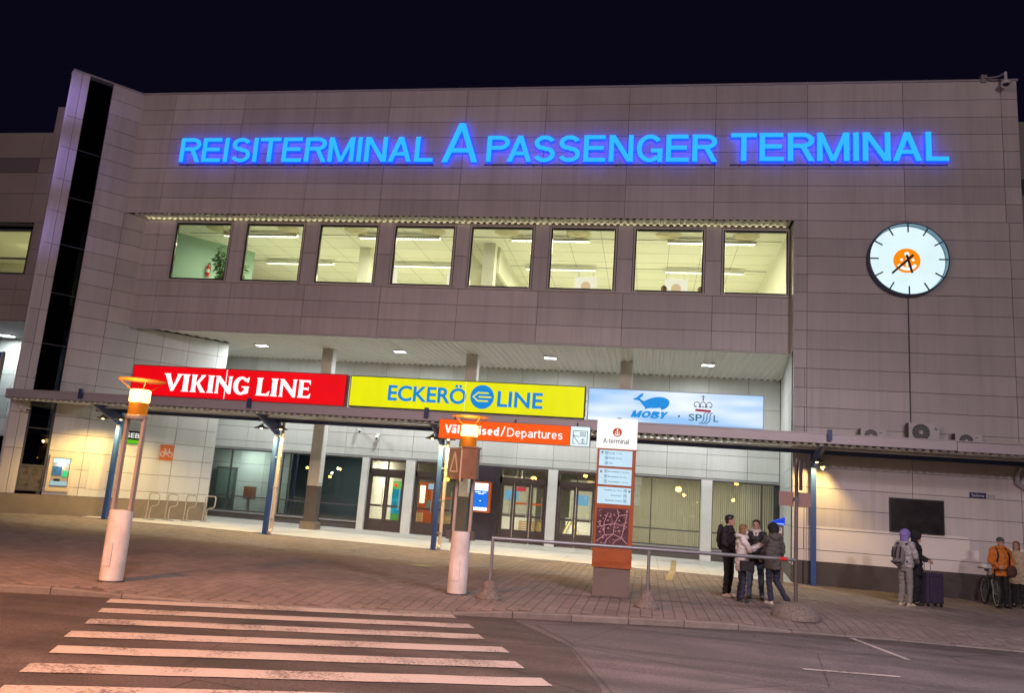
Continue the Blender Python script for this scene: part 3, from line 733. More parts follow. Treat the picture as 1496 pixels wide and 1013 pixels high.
for k in range(14):
    st.prism([(-1.8 + k * 0.05, 4.35 + 0.5 - k * 0.045), (-1.785 + k * 0.05, 4.35 + 0.5 - k * 0.045), (-1.785 + k * 0.05, 4.2), (-1.8 + k * 0.05, 4.2)], F5, -0.34, -0.32)
for zz in (4.9, 2.2):
    st.prism([(-1.85, zz), (-1.1, zz - 0.66), (-1.1, zz - 0.58), (-1.85, zz + 0.09)], F5, -0.40, -0.30)
for zz in (2.9, 3.45, 3.75): st.prism([(-1.85, zz), (-1.1, zz - 0.04), (-1.1, zz + 0.02), (-1.85, zz + 0.06)], F5, -0.5, -0.45)
st.build('stair', m_white, sg)
MB().prism([(-1.88, 0.2), (-1.09, 0.2), (-1.09, ZT), (-1.88, ZT)], F5, -1.0, -0.9).build('back_wall', m_dgrey, sg)

# back wall of the recess
ew = subempty('entrance_wall', bld)
EX = [-18.5, -17.01, -15.52, -14.03, -12.53, -11.06, -9.59, -8.13, -6.66, -5.2, -3.71, -2.25, -0.77, 0.79, 2.33, 3.86, 5.05]
bx('backing', -19.7, 5.2, YR + 0.004, YR + 0.2, 3.14, ZS + 0.1, m_joint, ew)
panels(ew, FX(YR), EX, [3.14, 3.44, 4.05, 4.95, 5.9, ZS + 0.03], m_panel_white, thick=0.025, jit=0.002)
bx('head_trim', -19.7, 5.1, YR - 0.06, YR + 0.1, 3.06, 3.13, m_grey, ew)
# glazing (x0, x1, mullions)
def pane_set(nm, x0, x1, cuts, z0=0.45, z1=3.06, transoms=(1.07,), mat=m_glass_sh, fm=m_dgrey, w=0.05):
    s_ = subempty(nm, bld); f = MB(); xs_ = [x0] + cuts + [x1]
    f.box(x0, x1, YR - 0.03, YR + 0.05, z0, z0 + w); f.box(x0, x1, YR - 0.03, YR + 0.05, z1 - w, z1)
    for x in xs_: f.box(max(x0, x - w / 2), min(x1, x + w / 2), YR - 0.032, YR + 0.052, z0 + 0.002, z1 - 0.002)
    for t in transoms: f.box(x0, x1, YR - 0.028, YR + 0.048, t - 0.025, t + 0.025)
    f.build('frame', fm, s_)
    zz = [z0] + list(transoms) + [z1]
    for a, b in zip(xs_, xs_[1:]):
        for c, d in zip(zz, zz[1:]):
            bx('pane', a + w / 2, b - w / 2, YR + 0.005, YR + 0.011, c + 0.026, d - 0.026, mat, s_)
    bx('sill', x0, x1, YR - 0.14, YR + 0.05, z0 - 0.06, z0 - 0.003, m_grey, s_)
    bx('plinth', x0, x1, YR - 0.10, YR + 0.05, -0.15, z0 - 0.062, m_plinth, s_)
pane_set('shop_window', -19.6, -15.5, [-18.6, -17.6])
pane_set('shop_window', -15.25, -11.66, [-13.7])
pane_set('shop_window', -0.9, 2.12, [0.24])
pane_set('shop_window', 2.56, 5.1, [4.40])
for x0, x1 in ((-15.5, -15.27), (-11.64, -11.36), (-9.75, -9.36), (-3.84, -3.46), (2.14, 2.54)):
    bx('pilaster', x0, x1, YR - 0.22, YR + 0.1, -0.1, 3.055, m_white, ew)
bx('pilaster', -7.55, -5.80, YR - 0.12, YR + 0.1, -0.1, 3.055, M('dark plum panel', (0.04, 0.032, 0.045), 0.4), ew)
def door_set(x0, x1, cuts):
    s_ = subempty('entrance_door', bld); f = MB()
    f.box(x0, x1, YR - 0.05, YR + 0.06, 2.95, 3.055); f.box(x0, x1, YR - 0.05, YR + 0.06, 2.42, 2.64)
    f.box(x0, x0 + 0.08, YR - 0.05, YR + 0.06, 0, 2.95); f.box(x1 - 0.08, x1, YR - 0.05, YR + 0.06, 0, 2.95)
    mid = (x0 + x1) / 2; f.box(mid - 0.025, mid + 0.025, YR - 0.045, YR + 0.055, 2.64, 2.95)
    f.build('frame', m_brown, s_)
    xs_ = [x0 + 0.08] + cuts + [x1 - 0.08]
    for a, b in zip(xs_, xs_[1:]):
        l_ = MB()
        l_.box(a + .01, a + 0.09, YR - 0.03, YR + 0.03, 0.08, 2.42); l_.box(b - 0.09, b - .01, YR - 0.03, YR + 0.03, 0.08, 2.42)
        l_.box(a + 0.09, b - 0.09, YR - 0.03, YR + 0.03, 0.08, 0.60); l_.box(a + 0.09, b - 0.09, YR - 0.03, YR + 0.03, 2.30, 2.42); l_.box(a + 0.09, b - 0.09, YR - 0.03, YR + 0.03, 1.10, 1.18)
        l_.build('door_leaf', m_brown, s_)
        bx('pane', a + 0.09, b - 0.09, YR - 0.003, YR + 0.003, 0.60, 1.10, m_glass_sh, s_); bx('pane', a + 0.09, b - 0.09, YR - 0.003, YR + 0.003, 1.18, 2.30, m_glass_sh, s_)
        h = MB(); h.tube([(b - 0.13, YR - 0.08, 1.0), (b - 0.13, YR - 0.08, 1.9)], 0.016, 8); h.tube([(b - 0.13, YR - 0.03, 1.1), (b - 0.13, YR - 0.08, 1.1)], 0.01, 6); h.tube([(b - 0.13, YR - 0.03, 1.8), (b - 0.13, YR - 0.08, 1.8)], 0.01, 6)
        h.build('handle', m_alu, s_, smooth=True)
    bx('pane', x0 + 0.08, mid - 0.025, YR, YR + 0.006, 2.64, 2.95, m_glass_sh, s_); bx('pane', mid + 0.025, x1 - 0.08, YR, YR + 0.006, 2.64, 2.95, m_glass_sh, s_)
door_set(-11.36, -9.75, [-10.55]); door_set(-9.36, -7.55, [-8.45]); door_set(-5.80, -3.84, [-5.2, -4.52]); door_set(-3.46, -1.9, [-2.7])
bx('pilaster', -1.9, -0.9, YR - 0.1, YR + 0.1, -0.1, 3.055, m_white, ew)
# entrance columns
for x in (-12.70, -6.90, -1.08):
    c = subempty('column', bld)
    bx('shaft', x, x + 0.43, 29.2, 29.63, 1.76, ZS + 0.03, M('beige column', (0.50, 0.47, 0.40), 0.5), c)
    bx('lower_shaft', x - 0.001, x + 0.431, 29.199, 29.631, 0.42, 1.76, m_plinth, c)
    bx('column_base', x - 0.08, x + 0.51, 29.12, 29.71, -0.1, 0.42, m_plinth_b, c)
    bx('edge_strip', x + 0.4305, x + 0.445, 29.25, 29.60, 1.9, ZS, m_white, c)

# rooms behind the glass
rm = subempty('upper_room', bld)
CZ = 11.2
bx('ceiling', -20, 4.5, YB + 0.23, 41, CZ, CZ + 0.1, m_ceil, rm)
bx('floor', -20, 4.5, YB + 0.23, 41, 7.7, 7.8, m_room, rm)
bx('back_wall', -20, 4.5, 40.9, 41, 7.8, CZ, m_room, rm)
bx('end_wall', 4.36, 4.45, YB + 0.23, 41, 7.8, CZ, m_room, rm)
g0 = Vector((-18.62, 27.57, 0)); gF = (tuple(g0), tuple(U5), tuple(N5))
MB().prism([(-2.0, 7.8), (3.2, 7.8), (3.2, CZ), (-2.0, CZ)], gF, -0.1, 0).build('green_wall', m_green, rm)
bx('end_wall', -19.0, -18.8, YB + 0.23, 27.4, 7.8, CZ, m_green, rm)
for x, y in ((-11.55, 29.0), (-6.35, 28.2)):
    bx('column', x, x + 0.45, y, y + 0.45, 7.8, CZ - 0.002, m_room, rm)
for k in range(7):
    bx('ceiling_joint', -18, 4.3, 27.9 + k * 1.2, 27.915 + k * 1.2, CZ - 0.004, CZ - 0.001, m_grey, rm)
for k in range(18):
    bx('ceiling_joint', -17.5 + k * 1.2, -17.485 + k * 1.2, 26.2, 36, CZ - 0.007, CZ - 0.005, m_grey, rm)
bx('partition', -7.15, -7.05, 28.3, 40, 7.8, CZ - 0.003, m_room, rm)
bx('partition', -5.9, -5.8, 28.7, 40, 10.2, CZ - 0.003, m_room, rm)
lr = subempty('lower_hall', bld)
m_hall = M('hall wall', (0.66, 0.64, 0.58), 0.7)
bx('ceiling', -20, 5.2, YR + 0.22, 44, 3.4, 3.5, m_hall, lr)
bx('floor', -20, 5.2, YR + 0.12, 44, -0.2, 0.02, M('hall floor', (0.30, 0.28, 0.26), 0.35), lr)
bx('back_wall', -20, 5.2, 43.9, 44, 0.02, 3.4, m_hall, lr)
bx('partition', -11.5, -11.4, YR + 0.2, 44, 0.02, 3.4, m_hall, lr)
bx('partition', -1.4, -1.3, YR + 0.2, 44, 0.02, 3.4, m_hall, lr)
bx('partition', -19.7, -11.5, 36.5, 36.6, 0.02, 3.4, M('blue grey partition', (0.18, 0.22, 0.25), 0.6), lr)
# blinds behind the right-hand windows
cv = MB(); nseg = 420; V = []
for k in range(nseg + 1):
    x = -0.95 + 5.9 * k / nseg; y = 33.0 + 0.022 * sin(k * 1.1) + 0.012 * sin(k * 0.37 + 1)
    V += [(x, y, 0.35), (x, y, 3.1)]
cv.add(V, [(2 * k, 2 * k + 2, 2 * k + 3, 2 * k + 1) for k in range(nseg)])
m_cur, n_c, l_c, b_c = principled('sheer beige curtain')
tr_c = n_c.new('ShaderNodeBsdfTranslucent'); tr_c.inputs[0].default_value = (0.60, 0.57, 0.50, 1); mx_c = n_c.new('ShaderNodeMixShader'); mx_c.inputs[0].default_value = 0.55
b_c.inputs['Base Color'].default_value = (0.62, 0.57, 0.46, 1); b_c.inputs['Roughness'].default_value = 0.9
l_c.new(b_c.outputs[0], mx_c.inputs[1]); l_c.new(tr_c.outputs[0], mx_c.inputs[2]); l_c.new(mx_c.outputs[0], n_c['Material Output'].inputs[0])
cu = cv.build('curtain', m_cur, smooth=True, fix=False)
tag(cu, 'beige pleated curtain behind the two windows right of the entrance doors', 'curtain')
# panelled inner wall seen through the left windows
iw = subempty('inner_wall', bld)
bx('backing', -19.8, -15.9, 34.42, 34.5, 0.05, 3.3, m_joint, iw); panels(iw, FX(34.41), [-19.8, -18.3, -17.1, -15.9], [0.06, 0.9, 1.7, 2.5, 3.3], m_panel_white)

eh = bx('added_eaves_trough', bandX0 + 0.1, 4.25, YB - 0.13, YB - 0.07, ZW1 + 0.006, ZW1 + 0.024, m_frame)
tag(eh, 'added thin light trough along the window heads that makes the corrugated eaves glow', 'lamp')
d_ = bpy.data.lights.new('eaves_fill', 'AREA'); d_.shape = 'RECTANGLE'; d_.size = 22.9; d_.size_y = 0.04; d_.energy = 11; d_.color = (1.0, 0.90, 0.55)  # added upward light, hidden by the trough, brightens the eaves soffit
o_ = bpy.data.objects.new('eaves_fill', d_); COL.objects.link(o_); o_.location = ((bandX0 + 4.35) / 2, YB - 0.10, ZW1 + 0.028); o_.rotation_euler = (pi, 0, 0)

# ------------------------------------------------------------------ roof lettering
m_ltr = emit('cyan letter face', (0.032, 0.48, 1.0), 1.0); m_ltr_s = emit('blue letter side', (0.003, 0.04, 1.0), 3.6)
rs = thing('roof_sign', 'large glowing blue letters reading REISITERMINAL A PASSENGER TERMINAL on the upper wall', 'sign', (-4.2, YF, 13.0))
FF = FX(YF - 0.03)
for txt, a, b, z0, cap, of in (('REISITERMINAL', -17.35, -7.72, 13.09, 0.93, 0.012), ('A', -7.39, -6.13, 13.07, 1.45, 0.012), ('PASSENGER', -5.82, 1.84, 13.09, 0.95, 0.012), ('TERMINAL', 2.31, 8.90, 13.11, 0.97, 0.012)):
    sword(rs, txt, FF, a, b, z0, cap, [m_ltr, m_ltr_s], 0.146 if txt != 'A' else 0.118, 0.07, 0.19)
for a, b in ((-17.4, -7.7), (-5.9, 1.85), (2.3, 8.9)):
    bx('rail', a, b, YF - 0.10, YF - 0.07, 13.02, 13.05, m_dgrey, rs)
    k = a + 0.3
    while k < b:
        bx('bracket', k, k + 0.03, YF - 0.07, YF - 0.03, 13.0, 13.06, m_dgrey, rs); k += 1.4
# the lower front edges of the letters throw a blue wash on the wall
# ------------------------------------------------------------------ clock
ck = thing('wall_clock', 'round backlit white wall clock with orange centre showing twenty to six', 'clock', (7.64, YF - 0.03, 9.88))
CF = ((7.64, YF - 0.03, 9.88), (1, 0, 0), (0, -1, 0))
mt = Matrix.Translation((7.64, YF - 0.03, 9.88)) @ Matrix.Rotation(pi / 2, 4, 'X')
m_rim = M('pale blue rim lining', (0.25, 0.45, 0.58), 0.4, 0.0)
n = 64
rim = MB(); V = []; F = []
prof = [(1.10, 0.0), (1.16, 0.0), (1.16, 0.28), (1.12, 0.30), (1.12, 0.05), (1.10, 0.05)]
for r, z in prof:
    for k in range(n): V.append(mt @ Vector((r * cos(2 * pi * k / n), r * sin(2 * pi * k / n), z)))
for i in range(len(prof)):
    for k in range(n):
        j = (i + 1) % len(prof); F.append((i * n + k, i * n + (k + 1) % n, j * n + (k + 1) % n, j * n + k))
rim.add(V, F)
rim.mi = [1 if i // n in (3, 4) else 0 for i in range(len(F))]
rim.build('rim', [M('navy clock rim', (0.03, 0.075, 0.16), 0.35), m_rim], ck, smooth=True)
MB().lathe([(1.10, 0.02), (1.10, 0.06)], 64, mat=mt).build('face', emit('clock face', (0.74, 0.93, 0.97), 1.0, 0.05, 1.5), ck)
for k in range(12):
    a = k * pi / 6; p = [(0.86 * sin(a), 0.86 * cos(a)), (1.12 * sin(a), 1.12 * cos(a))]
    b_ = MB(); b_.prism(ribbon(p, 0.04), CF, 0.24, 0.26); b_.build('hour_mark', M('dark mark', (0.02, 0.05, 0.09), 0.4) if k == 0 else bpy.data.materials['dark mark'], ck)
em = MB().prism(disc(0.39, 40), CF, 0.065, 0.08).build('emblem', emit('orange emblem', (1.0, 0.28, 0.0), 0.95), ck)
e2 = MB(); e2.prism(disc(0.075, 18, (0.0, 0.20)), CF, 0.085, 0.095); e2.prism(disc(0.045, 14, (-0.155, 0.02)), CF, 0.085, 0.095); e2.prism(disc(0.045, 14, (0.175, 0.02)), CF, 0.085, 0.095)
arc = [(0.27 * cos(t), -0.02 + 0.25 * sin(t)) for t in [radians(205 + 130 * k / 14) for k in range(15)]]
ribbon_mesh(e2, arc, [0.07] + [0.10] * 13 + [0.07], CF, 0.085, 0.097)
ribbon_mesh(e2, [(0, 0.16), (0, -0.2)], 0.055, CF, 0.085, 0.093)
e2.build('anchor', emit('white emblem', (0.95, 0.95, 0.92), 1.0), em)
def hand(name, deg, l, back, w, d):
    a = radians(deg); q = [(-back * sin(a), -back * cos(a)), (l * sin(a), l * cos(a))]
    MB().prism(ribbon(q, [w * 1.2, w]), CF, d, d + 0.015).build(name, m_black, ck)
hand('hour_hand', 165, 0.44, 0.15, 0.06, 0.19); hand('minute_hand', 226, 0.66, 0.2, 0.06, 0.215)
bx('cable', 7.655, 7.675, YF - 0.05, YF - 0.031, 4.6, 8.7, m_dgrey, ck)

# ------------------------------------------------------------------ canopy
YC = 22.95
cp = thing('canopy', 'long grey canopy with corrugated roof on blue posts along the terminal front', 'canopy', (-4, 24.2, 0))
bx('fascia', -20.75, 8.1, YC - 0.03, YC + 0.03, 3.925, 4.17, m_fascia, cp); bx('fascia', 8.115, 12.6, YC - 0.03, YC + 0.03, 3.915, 4.155, m_fascia, cp)
bx('fascia_lip', -20.75, 12.6, YC - 0.05, YC + 0.10, 4.172, 4.20, m_fascia, cp)
bx('end_fascia', -20.77, -20.75, YC, 23.9, 3.90, 4.17, m_fascia, cp)
corrugated(MB(), -20.7, 12.6, YC - 0.02, 25.24, 3.86, 3.985, 0.207, 0.055).build('roof_sheet', m_white, cp, fix=False)
bx('roof_deck', -20.7, 12.6, YC + 0.04, 25.22, 4.045, 4.055, m_dgrey, cp)
bx('gutter', -18.6, 12.5, 24.05, 24.13, 3.83, 3.88, m_white, cp)
bx('beam', -18.9, 12.5, 24.93, 25.07, 3.775, 3.93, m_dblue, cp)
PX = [-17.95, -12.13, -6.47, -0.80, 4.87]
for x in PX:
    g_ = gz(x)
    bx('post', x - 0.07, x + 0.07, 24.93, 25.07, g_ - 0.05, 3.775, m_blue, cp)
    MB().box(x - 0.15, x + 0.15, 24.85, 25.15, g_ - 0.02, g_ + 0.018).build('foot_plate', m_dblue, cp)
    a = MB(); hw_ = 0.045
    for s_ in (1,):
        P = [(25.1, 3.30), (25.1, 3.66), (22.86, 4.24), (22.86, 4.06)]
        a.add([(x - hw_, y, z) for y, z in P] + [(x + hw_, y, z) for y, z in P], [(0, 1, 2, 3), (7, 6, 5, 4), (0, 4, 5, 1), (1, 5, 6, 2), (2, 6, 7, 3), (3, 7, 4, 0)])
    a.box(x - 0.06, x + 0.06, 22.80, 22.88, 4.0, 4.30)
    a.build('bracket_arm', m_dblue, cp)
for x in (-12.13, -6.47):
    MB().tube([(x + 0.20, 25.0, 3.78), (x + 0.20, 25.0, gz(x) + 0.2), (x + 0.20, 24.96, gz(x) + 0.13), (x + 0.22, 24.82, gz(x) + 0.06)], 0.055, 12).build('downpipe', m_pipe, cp, smooth=True)
    c_ = MB()
    for z in (0.6, 1.6, 2.6, 3.3): c_.box(x + 0.06, x + 0.26, 24.94, 25.06, z, z + 0.03)
    c_.build('pipe_clip', m_grey, cp)
MB().tube([(10.55, 25.0, 3.75), (10.45, 25.12, 3.5), (10.45, 25.14, 3.3), (10.8, 25.16, 3.05), (10.9, 25.16, 2.8), (10.9, 25.16, 0.1)], 0.06, 12).build('downpipe', m_fascia, cp, smooth=True)

# dish lamps on the posts
m_dish = M('dark lamp dish', (0.16, 0.14, 0.12), 0.4, 0.5); m_dish_in = M('white lamp dish', (0.85, 0.82, 0.75), 0.4)
m_bulb = emit('warm bulb', (1.0, 0.80, 0.45), 9.0)
def dish_lamp(x, y, z, px, label, power=95):
    t = thing('canopy_lamp', label, 'lamp', (x, y, z), 0, 'dish lamps on the canopy posts')
    MB().lathe([(0.02, 0.14), (0.05, 0.13), (0.07, 0.09), (0.20, 0.03), (0.24, 0.0), (0.232, -0.002), (0.19, 0.02), (0.05, 0.06), (0.02, 0.06)], 24, (x, y, z)).build('shade', m_dish, t, smooth=True)
    MB().ball((x, y, z + 0.025), 0.045, 12, 8).build('bulb', m_bulb, t, smooth=True)
    MB().tube([(x, y, z + 0.14), (x + (px - x) * 0.3, y + 0.12, z + 0.22), (px, 24.92, z + 0.18)], 0.014, 8).build('arm', m_dish, t, smooth=True)
    lamp('canopy_light', 'SPOT', (x, y, z - 0.04), power, (1.0, 0.64, 0.19), 0.05, (x, y + 0.35, 0), 155, 0.5)
names = ['leftmost blue post by the cash machine', 'second blue post from the cash machine', 'third blue post beside the departures sign', 'blue post behind the terminal map pylon', 'rightmost blue post']
for x, nm, dx in zip(PX, names, ((-.3, .38), (-.33, .35), (-.2, .32), (-.3, .3), (0.0, None))):
    for s_, d_ in (('left', dx[0]), ('right', dx[1])):
        if d_ is None: continue
        dish_lamp(x + d_, 24.5, 3.50, x, 'small dish lamp on the %s side of the %s' % (s_, nm), 290 if x < 3 else 190)
fl = thing('floodlight', 'boxy floodlight tilted on the rightmost blue canopy post', 'lamp', (5.15, 24.7, 3.4))
mb_ = Matrix.Translation((5.16, 24.6, 3.38)) @ Matrix.Rotation(radians(-20), 4, 'Y') @ Matrix.Rotation(radians(18), 4, 'X')
MB().box(-.14, .14, -.12, .12, -.05, .05, mb_).build('housing', m_grey, fl); MB().box(-.12, .12, -.10, .10, -.056, -.05, mb_).build('lens', m_alu, fl)
MB().tube([(5.08, 24.75, 3.40), (4.95, 24.95, 3.46)], 0.02, 8).build('arm', m_grey, fl)

# ------------------------------------------------------------------ illuminated box signs on the canopy
def boxsign(name, label, x0, x1, z0, z1, face, edge, y=22.92, dep=0.24):
    t = thing(name, label, 'sign', ((x0 + x1) / 2, y, z0))
    bx('case', x0, x1, y, y + dep, z0, z1, edge, t)
    bx('panel', x0 + 0.03, x1 - 0.03, y - 0.012, y - 0.002, z0 + 0.03, z1 - 0.03, face, t)
    for k in range(int((x1 - x0) / 1.8) + 1):
        xx = x0 + 0.3 + k * 1.8
        if xx < x1 - 0.1: MB().beam((xx, y + 0.1, z0 + 0.1), (xx, y + 0.9, 4.06), 0.04, 0.04).build('strut', m_dgrey, t)
    return t, ((0, y - 0.012, 0), (1, 0, 0), (0, -1, 0))
# red sign
red_t, RFm = boxsign('box_sign', 'illuminated red box sign with bold white flared letters above the canopy', -16.29, -9.08, 4.205, 5.19, emit('red lit acrylic', (0.90, 0.001, 0.006), 0.95, 0.09, 0.7), M('red edge', (0.35, 0.01, 0.02), 0.4))
m_wl = emit('white lit acrylic', (1.0, 0.97, 1.0), 1.15)
def poly_letter(parts, x0, w, z0, h, fr, parent, mat, d=0.012):
    b = MB()
    for i, p in enumerate(parts):
        b.prism([(x0 + x * w, z0 + y * h) for x, y in p], fr, 0.001, d + i * 0.0006)
    return b.build('letter', mat, parent, tri=True)
SER = 0.05
def stem(x, w, f=0.09, t=0.10):      # flared upright, feet spread
    return [(x - f, 0), (x + w + f, 0), (x + w, t), (x + w, 1 - t), (x + w + f, 1), (x - f, 1), (x, 1 - t), (x, t)]
def gl_V(): return [[(0.0, 1), (0.36, 1), (0.33, 0.93), (0.56, 0.30), (0.72, 0.93), (0.68, 1), (1.0, 1), (0.90, 0.9), (0.57, 0.0), (0.44, 0.0), (0.10, 0.9)]]
def gl_I(): return [stem(0.2, 0.6, 0.16)]
def gl_K(): return [stem(0.08, 0.26, 0.07), [(0.35, 0.50), (0.64, 0.93), (0.60, 1), (0.93, 1), (0.86, 0.92), (0.56, 0.54), (0.90, 0.1), (1.02, 0.0), (0.68, 0.0)]]
def gl_N(): return [[(0.0, 0), (0.24, 0), (0.20, 0.1), (0.20, 0.70), (0.80, 0.0), (0.95, 0.0), (0.95, 0.92), (1.0, 1), (0.74, 1), (0.78, 0.92), (0.78, 0.38), (0.24, 1), (0.0, 1), (0.05, 0.92), (0.05, 0.1)]]
def gl_G():
    o = [(0.5 + 0.5 * cos(t), 0.5 + 0.52 * sin(t)) for t in [radians(40 + 285 * k / 22) for k in range(23)]]
    i_ = [(0.53 + 0.24 * cos(t), 0.5 + 0.38 * sin(t)) for t in [radians(325 - 285 * k / 22) for k in range(23)]]
    segs = [[o[k], o[k + 1], i_[21 - k], i_[22 - k]] for k in range(22)]
    return segs + [[(0.55, 0.47), (1.04, 0.47), (0.98, 0.40), (0.98, 0.10), (0.80, 0.04), (0.72, 0.08), (0.72, 0.36), (0.66, 0.40), (0.55, 0.40)], [(0.80, 0.84), (0.92, 0.98), (0.98, 1.0), (0.95, 0.70), (0.86, 0.70)]]
def gl_L(): return [[(0.0, 0), (0.98, 0), (1.04, 0.28), (0.96, 0.26), (0.82, 0.12), (0.42, 0.12), (0.42, 0.9), (0.5, 1), (0.0, 1), (0.08, 0.9), (0.08, 0.1)]]
def gl_E(): return [[(0.0, 0), (1.0, 0), (1.06, 0.26), (0.98, 0.24), (0.84, 0.11), (0.42, 0.11), (0.42, 0.46), (0.80, 0.46), (0.86, 0.40), (0.86, 0.64), (0.80, 0.57), (0.42, 0.57), (0.42, 0.89), (0.82, 0.89), (0.94, 0.76), (1.0, 0.75), (0.97, 1), (0.0, 1), (0.08, 0.9), (0.08, 0.1)]]
GLY = {'V': gl_V, 'I': gl_I, 'K': gl_K, 'N': gl_N, 'G': gl_G, 'L': gl_L, 'E': gl_E}
for ch, x0, x1 in (('V', -15.17, -14.50), ('I', -14.53, -14.24), ('K', -14.22, -13.68), ('I', -13.66, -13.40), ('N', -13.38, -12.80), ('G', -12.76, -12.24), ('L', -12.0, -11.56), ('I', -11.53, -11.26), ('N', -11.23, -10.66), ('E', -10.62, -10.22)):
    poly_letter(GLY[ch](), x0, x1 - x0, 4.40, 0.55, RFm, red_t, m_wl)
bx('rod', -13.03, -13.01, 22.88, 22.89, 4.24, 5.16, m_wl, red_t)  # thin white rod standing in front of the sign, made to glow
# yellow sign
yel_t, YFm = boxsign('box_sign', 'illuminated yellow box sign with blue letters and a round striped emblem', -8.96, -1.81, 4.225, 5.175, emit('yellow lit acrylic', (0.84, 0.84, 0.001), 0.93, 0.10, 1.2, (1, 1, 0.25)), M('dark green edge', (0.05, 0.06, 0.02), 0.5))
m_lb = emit('blue lit letter', (0.0, 0.25, 0.68), 0.95)
word(yel_t, 'ECKER\u00d6', YFm, -7.73, -5.32, 4.48, 0.45, [m_lb, m_lb], 'gill', 0.022, 0.001, 0.012)
word(yel_t, 'LINE', YFm, -4.38, -3.04, 4.46, 0.45, [m_lb, m_lb], 'gill', 0.022, 0.001, 0.012)
lg = MB().prism(disc(0.355, 44, (-4.84, 4.71)), YFm, 0.001, 0.010).build('logo_disc', m_lb, yel_t)
lb = MB(); X0, Z0 = -4.84, 4.71
for zo, xa, xb in ((0.12, -0.12, 0.17), (0.0, -0.10, 0.26), (-0.12, -0.12, 0.17)):
    lb.prism([(X0 + xa, Z0 + zo - 0.022), (X0 + xb, Z0 + zo - 0.022), (X0 + xb + 0.03, Z0 + zo), (X0 + xb, Z0 + zo + 0.022), (X0 + xa, Z0 + zo + 0.022)], YFm, 0.011, 0.016)
ribbon_mesh(lb, [(X0 - 0.10, Z0 + 0.14), (X0 - 0.27, Z0), (X0 - 0.10, Z0 - 0.14)], 0.045, YFm, 0.011, 0.0175)
lb.build('logo_bars', emit('yellow logo', (0.90, 0.86, 0.01), 0.93), lg)
bx('rod', -5.36, -5.345, 22.88, 22.89, 4.25, 5.15, emit('pale seam', (0.95, 0.95, 0.5), 0.9), yel_t)  # second thin rod in front of a sign, also given a glow
# blue-white sign
wht_t, WFm = boxsign('box_sign', 'illuminated pale blue box sign with a blue whale and a red crown', -1.735, 3.16, 4.195, 5.155, emit('white blue lit acrylic', (0.30, 0.56, 0.92), 1.0, 0, 0.55, (0.6, 1, 2.6), col2=(0.92, 0.98, 1.0)), M('pale edge', (0.3, 0.4, 0.5), 0.4))
m_wb = emit('whale blue', (0.0, 0.27, 0.74), 0.95)
whale = [(-0.45, 4.88), (-0.36, 4.92), (-0.30, 4.97), (-0.24, 5.03), (-0.16, 5.06), (-0.17, 4.98), (-0.23, 4.93), (-0.25, 4.90), (-0.20, 4.86), (-0.14, 4.83), (-0.08, 4.86), (0.02, 4.91), (0.14, 4.95), (0.28, 4.97), (0.42, 4.96), (0.52, 4.92), (0.575, 4.86), (0.575, 4.79), (0.54, 4.71), (0.47, 4.645), (0.40, 4.615), (0.36, 4.60), (0.33, 4.625), (0.36, 4.65), (0.30, 4.66), (0.22, 4.645), (0.14, 4.64), (0.04, 4.64), (-0.04, 4.62), (-0.12, 4.60), (-0.10, 4.65), (-0.16, 4.71), (-0.22, 4.78), (-0.26, 4.83), (-0.32, 4.845), (-0.40, 4.85)]
wo = MB().prism(whale, WFm, 0.001, 0.010).build('whale', m_wb, wht_t, tri=True)
w2 = MB().prism(disc(0.014, 10, (0.26, 4.76)), WFm, 0.0105, 0.013)
ribbon_mesh(w2, [(0.30, 4.675), (0.36, 4.66), (0.43, 4.655), (0.50, 4.70)], 0.008, WFm, 0.0105, 0.0125); w2.build('whale_eye', emit('dark blue', (0.002, 0.05, 0.3), 0.5), wo)
sword(wht_t, 'MOBY', WFm, -0.50, 0.48, 4.355, 0.195, [m_wb, m_wb], 0.25, 0.001, 0.011, gap=0.06, shear=0.42)
m_teal = emit('teal print', (0.05, 0.20, 0.28), 0.5)
MB().prism(disc(0.03, 14, (0.85, 4.45)), WFm, 0.001, 0.008).build('dot', m_teal, wht_t)
word(wht_t, 'SP', WFm, 1.12, 1.48, 4.345, 0.185, [m_teal, m_teal], 'gill', 0.006, 0.001, 0.010); word(wht_t, 'L', WFm, 1.80, 1.93, 4.345, 0.185, [m_teal, m_teal], 'gill', 0.006, 0.001, 0.010)
for k in range(3):
    q = MB(); x = 1.50 + k * 0.085
    ribbon_mesh(q, [(x + 0.10, 4.585), (x + 0.06, 4.57), (x + 0.035, 4.53), (x + 0.035, 4.47), (x + 0.03, 4.40), (x, 4.33), (x - 0.05, 4.285), (x - 0.10, 4.275)], 0.024, WFm, 0.001, 0.010); q.build('wave_letter', m_teal, wht_t)
sb = MB()
for x in (1.16, 1.335, 1.82):
    pass
m_cr = emit('crown red', (0.42, 0.02, 0.06), 0.7); m_cw = emit('crown line', (0.03, 0.03, 0.10), 0.4)
cr = MB(); cr.prism([(1.29, 4.62), (1.72, 4.60), (1.725, 4.665), (1.30, 4.685)], WFm, 0.001, 0.010)
cr.prism([(1.487, 4.92), (1.523, 4.92), (1.523, 5.0), (1.487, 5.0)], WFm, 0.001, 0.009)
cr.build('crown', m_cr, wht_t)
cl = MB()
for cx_ in (1.335, 1.505, 1.675): ribbon_mesh(cl, [(cx_ + 0.075 * cos(t), 4.80 + 0.085 * sin(t)) for t in [radians(-50 + 280 * k / 12) for k in range(13)]], 0.018, WFm, 0.001, 0.0105)
for cx_ in (1.31, 1.42, 1.505, 1.59, 1.70): cl.prism(disc(0.022, 8, (cx_, 4.75)), WFm, 0.001, 0.009)
